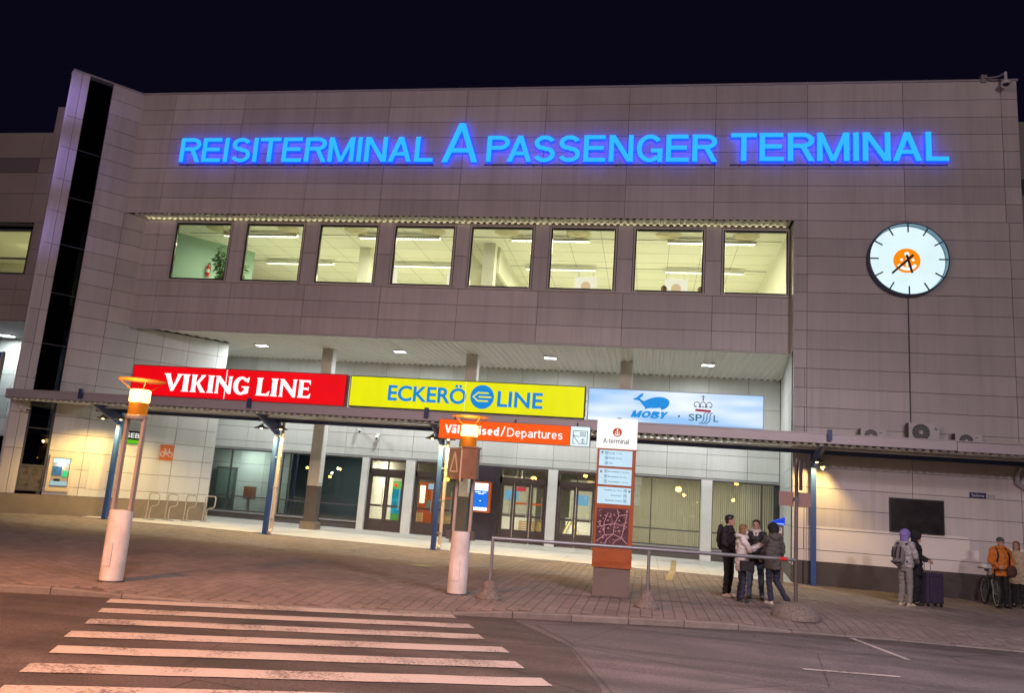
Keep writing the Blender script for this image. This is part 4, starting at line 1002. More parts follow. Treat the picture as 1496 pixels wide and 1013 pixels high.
ribbon_mesh(cl, [(1.45, 5.04), (1.56, 5.04)], 0.016, WFm, 0.001, 0.011); ribbon_mesh(cl, [(1.505, 5.0), (1.505, 5.085)], 0.016, WFm, 0.001, 0.0125)
cl.build('crown_outline', m_cw, wht_t)

# departures sign hung from the canopy edge
dep = thing('departures_sign', 'illuminated orange sign reading V\u00e4ljumised / Departures below the canopy edge', 'sign', (-3.8, 22.75, 3.42))
bx('case', -6.02, -1.60, 22.75, 22.88, 3.42, 3.99, m_dgrey, dep)
bx('panel', -6.01, -2.17, 22.738, 22.748, 3.43, 3.98, emit('orange lit acrylic', (0.98, 0.105, 0.004), 0.97, 0.03, 0.6), dep)
bx('panel', -2.155, -1.61, 22.738, 22.748, 3.43, 3.98, emit('pale lit acrylic', (0.80, 0.95, 1.0), 1.0), dep)
DFm = ((0, 22.738, 0), (1, 0, 0), (0, -1, 0))
m_wt = emit('white sign text', (1.0, 0.97, 0.93), 1.05)
sword(dep, 'V\u00e4ljumised', DFm, -5.84, -4.23, 3.585, 0.245, [m_wt, m_wt], 0.19, 0.001, 0.008)
sword(dep, '/', DFm, -4.18, -4.05, 3.59, 0.26, [m_wt, m_wt], 0.125, 0.001, 0.008)
sword(dep, 'Departures', DFm, -3.99, -2.38, 3.585, 0.245, [m_wt, m_wt], 0.125, 0.001, 0.008)
m_pic = M('dark pictogram', (0.02, 0.08, 0.09), 0.5)
pi_ = MB()
for p in ([(-2.08, 3.86), (-1.68, 3.86)], [(-1.68, 3.855), (-1.68, 3.50)], [(-2.08, 3.855), (-2.08, 3.50)], [(-2.08, 3.50), (-2.02, 3.49)], [(-1.9, 3.49), (-1.68, 3.50)], [(-2.07, 3.73), (-1.92, 3.70)], [(-2.07, 3.72), (-1.90, 3.49)]):
    ribbon_mesh(pi_, p, 0.018, DFm, 0.001, 0.004 + 0.0004 * len(pi_.f) / 10)
for z in (3.80, 3.755, 3.71): ribbon_mesh(pi_, [(-1.90, z), (-1.84, z + 0.015), (-1.78, z), (-1.72, z + 0.015)], 0.018, DFm, 0.001, 0.0045 + (3.8 - z) * 0.02)
for p in ([(-1.80, 3.66), (-1.80, 3.53)], [(-1.85, 3.61), (-1.75, 3.61)], [(-1.87, 3.56), (-1.80, 3.525), (-1.73, 3.56)]): ribbon_mesh(pi_, p, 0.016, DFm, 0.001, 0.008 + p[0][1] * 0.0003)
pi_.build('pictogram', m_pic, dep)
for x in (-5.6, -3.8, -2.0): bx('hanger', x, x + 0.03, 22.84, 22.925, 3.9, 4.10, m_dgrey, dep)

# recessed soffit lights
m_sl = emit('cool soffit light', (0.90, 0.95, 1.0), 14.0)
for i, (x, y) in enumerate(((-15.17, 29.0), (-9.51, 29.1), (-3.68, 29.1), (2.05, 29.2))):
    t = thing('soffit_light', '%s of four cool white recessed lights in the entrance ceiling' % ('leftmost', 'second from the left', 'third from the left', 'rightmost')[i], 'lamp', (x, y, ZS), 0, 'recessed lights in the entrance ceiling')
    bx('frame', x - 0.26, x + 0.26, y - 0.17, y + 0.17, ZS - 0.03, ZS + 0.01, m_white, t)
    for k in (-1, 1): bx('tube', x + k * 0.11 - 0.09, x + k * 0.11 + 0.09, y - 0.13, y + 0.13, ZS - 0.036, ZS - 0.0305, m_sl, t)
    lamp('soffit_lamp', 'AREA', (x, y, ZS - 0.06), 235, (0.90, 0.97, 0.95), 0.4, (x, y, 0))

# ------------------------------------------------------------------ upper-room contents
m_tube = emit('yellow white tube', (1.0, 0.98, 0.80), 9.0)
fx_ = ((-16.45, -13.4), (-10.95, -7.8), (-5.15, -2.3), (0.42, 3.43))
nm8 = ('first and second', 'third and fourth', 'fifth and sixth', 'seventh and eighth')
for r_, (y, zz) in enumerate(((27.3, CZ - 0.17), (30.9, CZ - 0.17))):
    for k, (a, b) in enumerate(fx_):
        t = thing('ceiling_lamp', '%s fluorescent ceiling lamp seen through the %s upper windows' % (('front', 'rear')[r_], nm8[k]), 'lamp', ((a + b) / 2, y, zz), 0, 'fluorescent lamps in the upper room')
        bx('housing', a, b, y - 0.09, y + 0.09, zz + 0.045, zz + 0.075, m_white, t)
        bx('tube', a + 0.03, b - 0.03, y - 0.05, y + 0.05, zz + 0.012, zz + 0.040, m_tube, t)
        lv = MB(); x = a
        while x < b: lv.box(x, x + 0.012, y - 0.088, y + 0.088, zz - 0.03, zz + 0.010); x += 0.11
        lv.box(a, b, y - 0.095, y - 0.089, zz - 0.03, zz + 0.045); lv.box(a, b, y + 0.089, y + 0.095, zz - 0.03, zz + 0.045)
        lv.build('louvre', m_white, t)
        for x in (a + 0.4, b - 0.4): MB().tube([(x, y, zz + 0.075), (x, y, CZ)], 0.01, 6).build('hanger', m_white, t)
    MB().box(-18.0, 4.3, y + 0.12, y + 0.14, CZ - 0.05, CZ - 0.03).build('cable_rail', m_grey, rm)
for xx in (-15.2, -9.5, -3.8, 1.6):
    for yy in (27.6, 33.0):
        lamp('room_lamp', 'AREA', (xx, yy, CZ - 0.30), 150, (1.0, 0.96, 0.68), 2.0, (xx, yy, 0))
m_diff = M('cream diffuser', (0.58, 0.53, 0.36), 0.6)
for i, x in enumerate((-16.54, -13.61, -10.96, -7.98, -5.26, -2.69, 0.45, 3.07)):
    t = thing('ceiling_diffuser', 'round ceiling air diffuser inside the %s upper window from the tower' % ('first', 'second', 'third', 'fourth', 'fifth', 'sixth', 'seventh', 'eighth')[i], 'vent', (x, 26.95, CZ), 0, 'round air diffusers in the upper room')
    for r0_, r1_, z in ((0.37, 0.44, 0.03), (0.24, 0.31, 0.05), (0.11, 0.18, 0.07)):
        MB().lathe([(r0_, CZ - z - 0.03), (r1_, CZ - z + 0.015), (r1_ - 0.01, CZ - 0.001), (r0_ - 0.03, CZ - 0.001)], 28, (x, 26.95, 0)).build('ring', m_diff, t, smooth=True)
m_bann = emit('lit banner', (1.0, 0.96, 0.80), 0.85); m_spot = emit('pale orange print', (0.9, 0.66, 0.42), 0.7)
for i, (x, y, nm) in enumerate(((-11.1, 31.2, 'third'), (-8.15, 31.6, 'fourth'), (-2.75, 31.8, 'sixth'), (0.9, 31.8, 'seventh'))):
    t = thing('hanging_banner', 'white square banner with a pale orange print inside the %s upper window' % nm, 'banner', (x, y, 10.2), 0, 'banners hung in the upper room')
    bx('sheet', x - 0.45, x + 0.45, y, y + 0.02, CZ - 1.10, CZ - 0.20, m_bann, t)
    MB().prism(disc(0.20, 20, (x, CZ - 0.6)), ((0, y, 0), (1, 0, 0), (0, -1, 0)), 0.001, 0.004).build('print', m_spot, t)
    for d in (-0.3, 0.3): MB().tube([(x + d, y + 0.01, CZ - 0.20), (x + d, y + 0.01, CZ)], 0.006, 6).build('cord', m_grey, t)
# extinguisher on the green wall
ex = g0 + U5 * 1.35 + N5 * 0.09
t = thing('fire_extinguisher', 'red fire extinguisher hung on the green wall inside the first upper window', 'extinguisher', (ex.x, ex.y, 9.72))
EZ = 9.72
MB().lathe([(0.06, EZ), (0.078, EZ + 0.03), (0.078, EZ + 0.36), (0.06, EZ + 0.42), (0.025, EZ + 0.45), (0.025, EZ + 0.50)], 18, (ex.x, ex.y, 0)).build('cylinder_body', m_red, t, smooth=True)
MB().box(ex.x - 0.02, ex.x + 0.07, ex.y - 0.02, ex.y + 0.02, EZ + 0.50, EZ + 0.55).build('valve', m_black, t)
MB().tube([(ex.x + 0.05, ex.y, EZ + 0.5), (ex.x + 0.11, ex.y - 0.02, EZ + 0.40), (ex.x + 0.10, ex.y - 0.02, EZ + 0.12)], 0.012, 6).build('hose', m_black, t)
MB().lathe([(0.0795, EZ + 0.14), (0.0795, EZ + 0.28)], 18, (ex.x, ex.y, 0)).build('instruction_label', m_white, t)
# plant
pt = thing('potted_plant', 'tall leafy indoor plant behind the pier between the first two upper windows', 'plant', (-16.15, 27.5, 7.8))
MB().lathe([(0.16, 7.8), (0.22, 8.15), (0.23, 8.2), (0.20, 8.2)], 18, (-16.15, 27.5, 0)).build('pot', m_dgrey, pt, smooth=True)
stm = MB(); lf = MB(); rng = random.Random(5)
for k in range(14):
    a = rng.uniform(0, 2 * pi); r = rng.uniform(0.1, 0.62); top = Vector((-16.15 + r * cos(a), 27.5 + r * sin(a), rng.uniform(9.6, 10.45)))
    stm.tube([(-16.15 + 0.05 * cos(a), 27.5 + 0.05 * sin(a), 8.15), (-16.15 + 0.6 * r * cos(a), 27.5 + 0.6 * r * sin(a), (8.15 + top.z) / 2), top], [0.016, 0.012, 0.006], 6)
    for j in range(85):
        f_ = rng.uniform(0.25, 1); base = Vector((-16.15, 27.5, 8.15)).lerp(top, f_); az = rng.uniform(0, 2 * pi); l_ = rng.uniform(0.16, 0.32); dr = Vector((cos(az), sin(az), rng.uniform(-0.8, 0.3))).normalized()
        sd = dr.cross(Vector((0, 0, 1))).normalized() * 0.034; tip = base + dr * l_; mid = base + dr * l_ * 0.5 + Vector((0, 0, 0.03))
        lf.add([base, mid + sd, tip, mid - sd], [(0, 1, 2), (0, 2, 3)])
stm.build('stem', M('stem green', (0.10, 0.12, 0.04), 0.7), pt); lo_ = lf.build('foliage', M('leaf green', (0.055, 0.13, 0.04), 0.5, 0, 0.3, 8), pt, fix=False)
# two globe lamps low behind the seventh window
for x, w_ in ((-0.25, 'left'), (0.95, 'right')):
    o = MB().lathe([(0.02, 8.95), (0.09, 9.0), (0.11, 9.08), (0.07, 9.16), (0.02, 9.18)], 14, (x + 0.6, 26.25, 0)); o.lathe([(0.02, 7.8), (0.015, 8.95)], 8, (x + 0.6, 26.25, 0))
    ob = o.build('standing_globe', M('globe brown', (0.28, 0.20, 0.10), 0.5), smooth=True); tag(ob, 'small brown globe on a stand, %s one in the seventh upper window' % w_, 'ornament', 'globes in the seventh window')

# ------------------------------------------------------------------ amber bollard lamps
m_stump = M('weathered white bollard', (0.60, 0.58, 0.56), 0.6, 0, 0.25, 3, 0.2, 40)
m_upr = M('grey bollard upright', (0.34, 0.30, 0.27), 0.5, 0.2)
m_amb = emit('amber lens', (1.0, 0.60, 0.20), 4.2); m_amb2 = M('amber reflector', (0.62, 0.22, 0.015), 0.4)
m_ambg = emit('amber lower lens', (0.75, 0.22, 0.01), 0.55)
def bollard(x, y, label):
    z = gz(x); t = thing('bollard_lamp', label, 'lamp', (x, y, z), 0, 'amber bollard lamps along the kerb')
    MB().lathe([(0.18, 0), (0.18, 1.10), (0.173, 1.125), (0.10, 1.13)], 28, (x, y, z)).build('stump', m_stump, t, smooth=True)
    bx('hatch', x - 0.06, x + 0.06, y - 0.187, y - 0.17, z + 0.25, z + 0.62, m_stump, t)
    MB().lathe([(0.205, -0.02), (0.205, 0.02), (0.185, 0.025)], 28, (x, y, z)).build('base_ring', m_dgrey, t, smooth=True)
    for s_ in (-1, 1): bx('upright', x + s_ * 0.155 - 0.024, x + s_ * 0.155 + 0.024, y - 0.04, y + 0.04, z + 1.12, z + 2.68, m_upr, t)
    MB().lathe([(0.17, 2.62), (0.18, 2.65), (0.18, 2.68), (0.15, 2.69)], 24, (x, y, z)).build('collar', m_upr, t, smooth=True)
    MB().lathe([(0.15, 2.69), (0.155, 2.89), (0.14, 2.90)], 24, (x, y, z)).build('lower_lens', m_ambg, t, smooth=True)
    MB().lathe([(0.14, 2.90), (0.165, 2.92), (0.165, 3.10), (0.14, 3.12)], 24, (x, y, z)).build('lens', m_amb, t, smooth=True)
    MB().lathe([(0.03, 3.255), (0.34, 3.266), (0.375, 3.272), (0.375, 3.282), (0.34, 3.288), (0.03, 3.292)], 36, (x, y, z)).build('reflector', m_amb2, t, smooth=True)
    for k in range(4):
        a = radians(45 + 90 * k); MB().tube([(x + 0.15 * cos(a), y + 0.15 * sin(a), z + 2.9), (x + 0.16 * cos(a), y + 0.16 * sin(a), z + 3.12), (x + 0.355 * cos(a), y + 0.355 * sin(a), z + 3.262)], 0.006, 6).build('stay', m_amb2, t)
    lamp('bollard_light', 'POINT', (x + 0.0, y - 0.26, z + 2.98), 24, (1.0, 0.52, 0.12), 0.06)
bollard(-8.43, 12.15, 'amber lit bollard lamp standing left of the zebra crossing')
bollard(-3.35, 14.95, 'amber lit bollard lamp carrying a control cabinet beside the guard rail')
bz = gz(-3.35)
cbx = thing('control_cabinet', 'brown metal control cabinet with a triangle plate strapped to the bollard lamp', 'cabinet', (-3.38, 14.8, bz + 2.13))
m_cab = M('brown metal cabinet', (0.22, 0.13, 0.085), 0.38, 0.5, 0.15, 6)
mr_ = Matrix.Translation((-3.52, 14.72, bz)) @ Matrix.Rotation(radians(-28), 4, 'Z')
MB().box(-0.14, 0.14, -0.03, 0.03, 2.08, 2.66, mr_).build('plate', M('bronze plate', (0.30, 0.22, 0.15), 0.4, 0.4), cbx)
u_ = mr_.to_3x3() @ Vector((1, 0, 0)); n_ = mr_.to_3x3() @ Vector((0, -1, 0)); o_ = mr_ @ Vector((0, -0.03, 0))
tri = MB(); tf = (tuple(o_), tuple(u_), tuple(n_))
ribbon_mesh(tri, [(-0.09, 2.22), (0.0, 2.58)], 0.022, tf, 0.001, 0.006); ribbon_mesh(tri, [(0.0, 2.58), (0.09, 2.22)], 0.022, tf, 0.001, 0.0075); ribbon_mesh(tri, [(-0.09, 2.22), (0.09, 2.22)], 0.022, tf, 0.001, 0.009)
tri.build('triangle', M('cream paint', (0.6, 0.5, 0.36), 0.5), cbx)
bx('body', -3.36, -3.08, 14.55, 14.80, bz + 2.10, bz + 2.66, m_cab, cbx); bx('lid', -3.38, -3.06, 14.53, 14.82, bz + 2.662, bz + 2.69, m_cab, cbx)
bx('spine', -3.40, -3.362, 14.60, 14.78, bz + 2.05, bz + 2.64, m_pipe, cbx)
MB().ball((-3.64, 14.70, bz + 2.06), 0.035, 10, 8).build('signal_light', emit('amber signal', (1.0, 0.55, 0.05), 4.0), cbx)
for x in (-3.58, -3.14): bx('strap_box', x - 0.05, x + 0.05, 14.9, 15.0, bz + 0.98, bz + 1.14, m_dgrey, cbx)

# ------------------------------------------------------------------ guard rail with concrete feet
m_conc = M('rough concrete', (0.17, 0.15, 0.135), 0.9, 0, 0.5, 22, 1.0, 45)
gr = thing('guard_rail', 'galvanised tube guard rail with a red band, standing on concrete feet at the kerb', 'railing', (0.1, 15.7, gz(0.1)))
GP = [(-2.70, 14.72), (0.115, 15.76), (2.92, 16.62)]
tops = [Vector((x, y, gz(x) + 1.07)) for x, y in GP]
MB().tube([tops[0] + Vector((-0.02, 0, 0)), tops[1], tops[2]], 0.034, 12).build('rail', m_steel, gr, smooth=True)
q0 = tops[1].lerp(tops[2], 0.885); q1 = tops[1].lerp(tops[2], 0.935); MB().tube([q0, q1], 0.0365, 12).build('red_band', m_red, gr, smooth=True)
for i, (x, y) in enumerate(GP):
    z = gz(x)
    top = z + (1.07 if i < 2 else 3.02)
    MB().tube([(x, y, z + 0.1), (x, y, top)], 0.03 if i < 2 else 0.036, 12).build('post', m_steel if i < 2 else M('dark steel pole', (0.14, 0.12, 0.12), 0.45, 0.5), gr, smooth=True)
    b_ = MB()
    if i < 2: b_.lathe([(0.235, -0.02), (0.24, 0.03), (0.20, 0.08), (0.14, 0.14), (0.125, 0.22), (0.115, 0.27), (0.08, 0.31), (0.03, 0.325)], 28, (x, y, z))
    else: b_.lathe([(0.46, -0.02), (0.46, 0.03), (0.41, 0.12), (0.31, 0.21), (0.18, 0.265), (0.04, 0.28)], 32, (x, y, z))
    ob = b_.build('concrete_foot', m_conc, gr, smooth=True)
    for v in ob.data.vertices:
        d = noise.noise(v.co * 9) * 0.018; v.co.x += d; v.co.y += d * 0.7
ps = thing('direction_sign', 'dark brown sign boards seen from behind on the tall pole of the guard rail', 'sign', (2.92, 16.62, 2.1))
m_sbk = M('brown sign back', (0.20, 0.12, 0.10), 0.55)
bx('board', 2.60, 2.882, 16.66, 16.68, 2.10, 2.38, m_sbk, ps); bx('board', 2.958, 3.20, 16.66, 16.68, 2.10, 2.38, m_sbk, ps)
bx('clamp', 2.875, 2.965, 16.575, 16.70, 2.2, 2.28, m_dgrey, ps)
mp_ = Matrix.Translation((3.00, 16.60, 0)) @ Matrix.Rotation(radians(72), 4, 'Z')
MB().box(-0.17, 0.17, -0.012, 0.012, 2.42, 3.0, mp_).build('blade_panel', M('dark blade panel', (0.06, 0.055, 0.06), 0.5), ps)

# ------------------------------------------------------------------ terminal map pylon
py = thing('map_pylon', 'orange information pylon with lit A-terminal head, direction panels and a city map', 'pylon', (-0.63, 17.15, gz(-0.6)))
zg = gz(-0.6)
m_corten = M('rust orange steel', (0.29, 0.075, 0.018), 0.5, 0.1, 0.18, 5)
bx('foot', -0.995, -0.245, 17.12, 17.38, zg - 0.02, 0.60, M('grey brown foot', (0.14, 0.115, 0.105), 0.55), py)
bx('body', -1.03, -0.225, 17.09, 17.41, 0.60, 3.04, m_corten, py)
m_pyw = emit('white lit panel', (1.0, 0.97, 0.95), 1.0); m_pyb = emit('pale blue lit panel', (0.56, 0.80, 0.95), 0.92, 0.06, 2.0)
bx('head', -1.06, -0.215, 17.08, 17.42, 3.06, 3.68, m_pyw, py)
PF = ((0, 17.08, 0), (1, 0, 0), (0, -1, 0)); PF2 = ((0, 17.086, 0), (1, 0, 0), (0, -1, 0))
m_rd = emit('red brown print', (0.55, 0.06, 0.01), 0.8); m_tl = emit('dark teal print', (0.04, 0.13, 0.15), 0.35)
an = MB().prism(disc(0.095, 30, (-0.63, 3.39)), PF, 0.001, 0.004).build('anchor_badge', m_rd, py)
ab = MB(); ribbon_mesh(ab, [(-0.63, 3.435), (-0.63, 3.335)], 0.018, PF, 0.005, 0.008); ribbon_mesh(ab, [(-0.63 + 0.055 * cos(t), 3.38 + 0.05 * sin(t)) for t in [radians(200 + 140 * k / 8) for k in range(9)]], 0.02, PF, 0.005, 0.0075); ab.prism(disc(0.018, 10, (-0.63, 3.445)), PF, 0.005, 0.007)
for s_ in (-1, 1): ab.prism(disc(0.013, 8, (-0.63 + s_ * 0.035, 3.395)), PF, 0.005, 0.007)
ab.build('anchor', m_pyw, an)
sword(py, 'A-terminal', PF, -0.92, -0.38, 3.15, 0.105, [m_tl, m_tl], 0.13, 0.001, 0.005)
rows = [[('Linnak', 'To City', 1), ('Parkla', 'Parking', 1), ('Info', '', 1)], [('Kruiisikail', 'Cruise Quay', 1), ('Bussipeatus', 'Bus Stop', 1), ('Trammipeatus', 'Tram Stop', 1)], [('Kesklinn', 'City Centre', -1), ('B-terminal', '', -1), ('Kaubandus', 'Shopping', -1)]]
for (z0, z1), rr, up in (((2.67, 3.005), rows[0], 'n'), ((2.285, 2.62), rows[1], 'sw'), ((1.89, 2.235), rows[2], 'se')):
    pn = bx('direction_panel', -0.985, -0.295, 17.078, 17.0885, z0, z1, m_pyb, py)
    PQ = ((0, 17.078, 0), (1, 0, 0), (0, -1, 0)); ic = MB()
    for k, (a_, b_, sd) in enumerate(rr):
        zz = z1 - 0.085 - k * 0.105
        ix = -0.86 if sd > 0 else -0.44
        for q in ([(ix, zz), (ix + 0.055, zz)], [(ix + 0.055, zz), (ix + 0.055, zz + 0.055)], [(ix, zz + 0.055), (ix + 0.055, zz + 0.055)], [(ix, zz), (ix, zz + 0.055)]):
            ribbon_mesh(ic, q, 0.007, PQ, 0.0008, 0.002 + len(ic.f) * 0.000003)
        ic.prism(disc(0.013, 8, (ix + 0.028, zz + 0.027)), PQ, 0.0008, 0.0025)
        wd = 0.021 * len(a_); w2_ = 0.017 * len(b_)
        if sd > 0:
            word(pn, a_, PQ, -0.78, -0.78 + wd, zz + 0.012, 0.030, [m_tl, m_tl], 'sans', 0.012, 0.0008, 0.002, joined=True, name='lettering')
            if b_: word(pn, b_, PQ, -0.775 + wd + 0.015, -0.775 + wd + 0.015 + w2_, zz + 0.012, 0.030, [m_tl, m_tl], 'sans', 0.0, 0.0008, 0.002, joined=True, name='lettering')
        else:
            if b_: word(pn, b_, PQ, -0.475 - w2_, -0.475, zz + 0.012, 0.030, [m_tl, m_tl], 'sans', 0.0, 0.0008, 0.002, joined=True, name='lettering')
            word(pn, a_, PQ, -0.49 - w2_ - wd, -0.49 - w2_, zz + 0.012, 0.030, [m_tl, m_tl], 'sans', 0.012, 0.0008, 0.002, joined=True, name='lettering')
    ax, az = {'n': (-0.925, z1 - 0.06), 'sw': (-0.925, z1 - 0.06), 'se': (-0.335, z1 - 0.06)}[up]
    an_ = {'n': 90, 'sw': 225, 'se': -45}[up]; ca, sa = cos(radians(an_)), sin(radians(an_))
    R2 = lambda x, y: (ax + x * ca - y * sa, az + x * sa + y * ca)
    ribbon_mesh(ic, [R2(-0.03, 0), R2(0.03, 0)], 0.012, PQ, 0.0008, 0.0031); ribbon_mesh(ic, [R2(0.0, 0.028), R2(0.032, 0)], 0.012, PQ, 0.0008, 0.0033); ribbon_mesh(ic, [R2(0.0, -0.028), R2(0.032, 0)], 0.012, PQ, 0.0008, 0.0035)
    ic.build('pictogram', m_tl, pn)
bx('rear_panel', -0.985, -0.295, 17.4115, 17.422, 1.89, 3.0, m_pyb, py); bx('rear_band', -0.9, -0.38, 17.4225, 17.425, 2.40, 2.46, m_tl, py)
mpn = bx('city_map', -0.975, -0.315, 17.079, 17.0885, 1.06, 1.80, M('dark map print', (0.075, 0.035, 0.05), 0.3, 0, 0.5, 5), py)
PQ = ((0, 17.079, 0), (1, 0, 0), (0, -1, 0)); mr2 = MB(); rng = random.Random(11)
cl_ = lambda x, a, b: max(a, min(b, x)); dd = 0.002
for q in ([(-0.96, 1.12), (-0.80, 1.25), (-0.62, 1.28), (-0.45, 1.22), (-0.33, 1.10)], [(-0.62, 1.28), (-0.60, 1.5), (-0.52, 1.66), (-0.35, 1.70)], [(-0.45, 1.22), (-0.40, 1.45), (-0.35, 1.70)], [(-0.80, 1.25), (-0.82, 1.5), (-0.74, 1.72)], [(-0.96, 1.4), (-0.82, 1.45), (-0.60, 1.5), (-0.34, 1.44)], [(-0.78, 1.08), (-0.74, 1.18), (-0.62, 1.28)], [(-0.52, 1.66), (-0.56, 1.78)], [(-0.62, 1.08), (-0.56, 1.16), (-0.45, 1.22)]):
    ribbon_mesh(mr2, q, 0.016, PQ, 0.0008, dd); dd += 0.0003
for k in range(60):
    x, z = rng.uniform(-0.95, -0.35), rng.uniform(1.08, 1.77); s_ = rng.uniform(0.01, 0.03); a = rng.uniform(0, 3)
    mr2.prism([(x + s_ * cos(a + j * pi / 2), z + s_ * 0.7 * sin(a + j * pi / 2)) for j in range(4)], PQ, 0.0005, 0.0008 + 0.000015 * k)
mr2.build('map_streets', M('pale map print', (0.42, 0.27, 0.30), 0.4), mpn)

# ------------------------------------------------------------------ things on the tower wall and under the canopy
def wallbox(b, u0, u1, z0, z1, d0, d1): return b.prism([(u0, z0), (u1, z0), (u1, z1), (u0, z1)], F5, d0, d1)
atm = thing('cash_machine', 'lit cash machine set into the tower wall beside the dark stair glass', 'cash machine', tuple(C0 - U5 * 0.66))
s_ = MB()
for q in ((-1.03, -0.93, 0.96, 2.18), (-0.37, -0.29, 0.96, 2.18), (-0.93, -0.37, 2.10, 2.18), (-0.93, -0.37, 0.96, 1.10)): wallbox(s_, *q, 0.02, 0.10)
s_.build('surround', M('sand surround', (0.58, 0.50, 0.36), 0.5), atm)
wallbox(MB(), -0.93, -0.37, 1.10, 2.10, 0.031, 0.04).build('back_plate', m_grey, atm)
wallbox(MB(), -0.90, -0.40, 1.92, 2.07, 0.04, 0.085).build('header', emit('lit header', (0.62, 0.97, 0.95), 1.1), atm)
wallbox(MB(), -0.88, -0.60, 1.50, 1.80, 0.041, 0.06).build('screen', emit('atm screen', (0.08, 0.25, 0.42), 0.6, 0.4, 12), atm)
wallbox(MB(), -0.55, -0.43, 1.46, 1.66, 0.041, 0.07).build('card_slot', emit('green slot light', (0.02, 0.75, 0.25), 0.9), atm)
wallbox(MB(), -0.91, -0.39, 1.16, 1.30, 0.041, 0.10).build('shelf', emit('lit shelf', (0.55, 0.85, 0.95), 0.55), atm)
wallbox(MB(), -0.80, -0.62, 1.30, 1.38, 0.041, 0.075).build('keypad', m_black, atm)
ap = C0 - U5 * 0.62 + N5 * 0.16
lamp('atm_light', 'POINT', (ap.x, ap.y, 1.86), 4, (0.8, 1.0, 0.98), 0.04)
pl = wallbox(MB(), 0.23, 0.82, 1.10, 2.15, 0.031, 0.045).build('cover_plate', m_panel); tag(pl, 'blank cream cover plate on the tower wall right of the cash machine', 'plate')
bs = thing('bank_sign', 'small black bank sign with white letters over a green lit strip', 'sign', tuple(C0 + U5 * 1.45 + Vector((0, 0, 2.8))))
wallbox(MB(), 1.20, 1.74, 2.93, 3.24, 0.06, 0.16).build('case', m_black, bs)
wallbox(MB(), 1.20, 1.74, 2.80, 2.925, 0.06, 0.16).build('strip', emit('green lit strip', (0.12, 0.55, 0.01), 0.85), bs)
word(bs, 'SEB', F5, 1.25, 1.69, 3.00, 0.17, [emit('bank letters', (0.9, 0.9, 0.8), 0.95)] * 2, 'sans', 0.01, 0.161, 0.168)
bx('bracket', -18.45, -18.40, 26.35, 26.45, 2.9, 2.95, m_dgrey, bs)
cs = thing('cycle_sign', 'square orange sign with a white bicycle on the white wall', 'sign', tuple(C0 + U5 * 2.75 + Vector((0, 0, 2.29))))
wallbox(MB(), 2.50, 3.02, 2.29, 2.87, 0.031, 0.05).build('plate', M('orange plate', (0.55, 0.15, 0.04), 0.45), cs)
bi = MB(); dd = 0.056
for c in ((2.63, 2.52), (2.89, 2.52)):
    ribbon_mesh(bi, [(c[0] + 0.085 * cos(2 * pi * k / 18), c[1] + 0.085 * sin(2 * pi * k / 18)) for k in range(19)], 0.02, F5, 0.051, dd); dd += 0.001
for q in ([(2.63, 2.52), (2.70, 2.66), (2.84, 2.66), (2.76, 2.52), (2.63, 2.52)], [(2.76, 2.52), (2.69, 2.70)], [(2.89, 2.52), (2.83, 2.72), (2.87, 2.73)], [(2.65, 2.71), (2.72, 2.71)]):
    ribbon_mesh(bi, q, 0.018, F5, 0.051, dd); dd += 0.001
bi.build('bicycle_symbol', m_white, cs)
for q in ((2.50, 2.51, 2.29, 2.87), (3.01, 3.02, 2.29, 2.87)): wallbox(MB(), *q, 0.05, 0.053).build('border', m_white, cs)
# cycle stands
rk = None
for i, t_ in enumerate((2.20, 2.86, 3.52, 4.22)):
    p = C0 + U5 * t_ + N5 * 0.62; lab = '%s of four bent steel cycle stands by the white wall' % ('leftmost', 'second', 'third', 'rightmost')[i]
    if rk is None:
        rk = thing('cycle_stand', lab, 'cycle stand', (p.x, p.y, gz(p.x)), 0, 'bent steel cycle stands')
        MB().tube([(-0.02, 0, 0), (0.0, 0, 0.3), (0.02, 0, 0.86), (0.05, 0, 0.92), (0.10, 0, 0.94), (0.38, 0, 0.94), (0.43, 0, 0.91), (0.45, 0, 0.86), (0.44, 0, 0.60), (0.41, 0, 0.55), (0.36, 0, 0.52), (0.20, 0, 0.49), (0.15, 0, 0.45), (0.135, 0, 0.38), (0.13, 0, 0.0)], 0.021, 10).build('tube', M('beige steel tube', (0.52, 0.47, 0.40), 0.4, 0.4), rk, smooth=True, world=False)
        MB().box(-0.10, 0.36, -0.03, 0.03, 0.0, 0.02).build('foot_plate', m_steel, rk, world=False)
        rk.rotation_euler.z = radians(-6)
    else:
        o = copy_tree(rk); o.location = (p.x, p.y, gz(p.x)); o['label'] = lab
# small surveillance cameras
def scam(loc, aim, label, mnt):
    t = thing('surveillance_camera', label, 'camera', loc, 0, 'surveillance cameras on the facade')
    q = (Vector(aim) - Vector(loc)).to_track_quat('Y', 'Z').to_matrix().to_4x4(); m_ = Matrix.Translation(Vector(loc)) @ q
    MB().box(-0.06, 0.06, -0.15, 0.16, -0.055, 0.055, m_).build('housing', m_white, t); MB().box(-0.07, 0.07, -0.15, 0.20, 0.056, 0.068, m_).build('hood', m_white, t)
    b_ = MB(); b_.lathe([(0.045, 0.161), (0.045, 0.17)], 14, axis='y', mat=m_); b_.build('lens', m_black, t)
    MB().tube([loc, Vector(loc).lerp(Vector(mnt), 0.5) + Vector((0, 0, -0.05)), mnt], 0.02, 8).build('bracket', m_grey, t)
pcam = C0 - U5 * 2.0
scam((pcam.x + 0.12, pcam.y - 0.2, 3.62), (pcam.x + 1.5, pcam.y - 0.4, 3.2), 'small surveillance camera on the tower edge just under the canopy', (pcam.x, pcam.y, 3.72))
scam((-11.9, 31.95, 4.15), (-10.5, 30, 3.2), 'white surveillance camera above the window left of the doors', (-12.0, 32.27, 4.28))
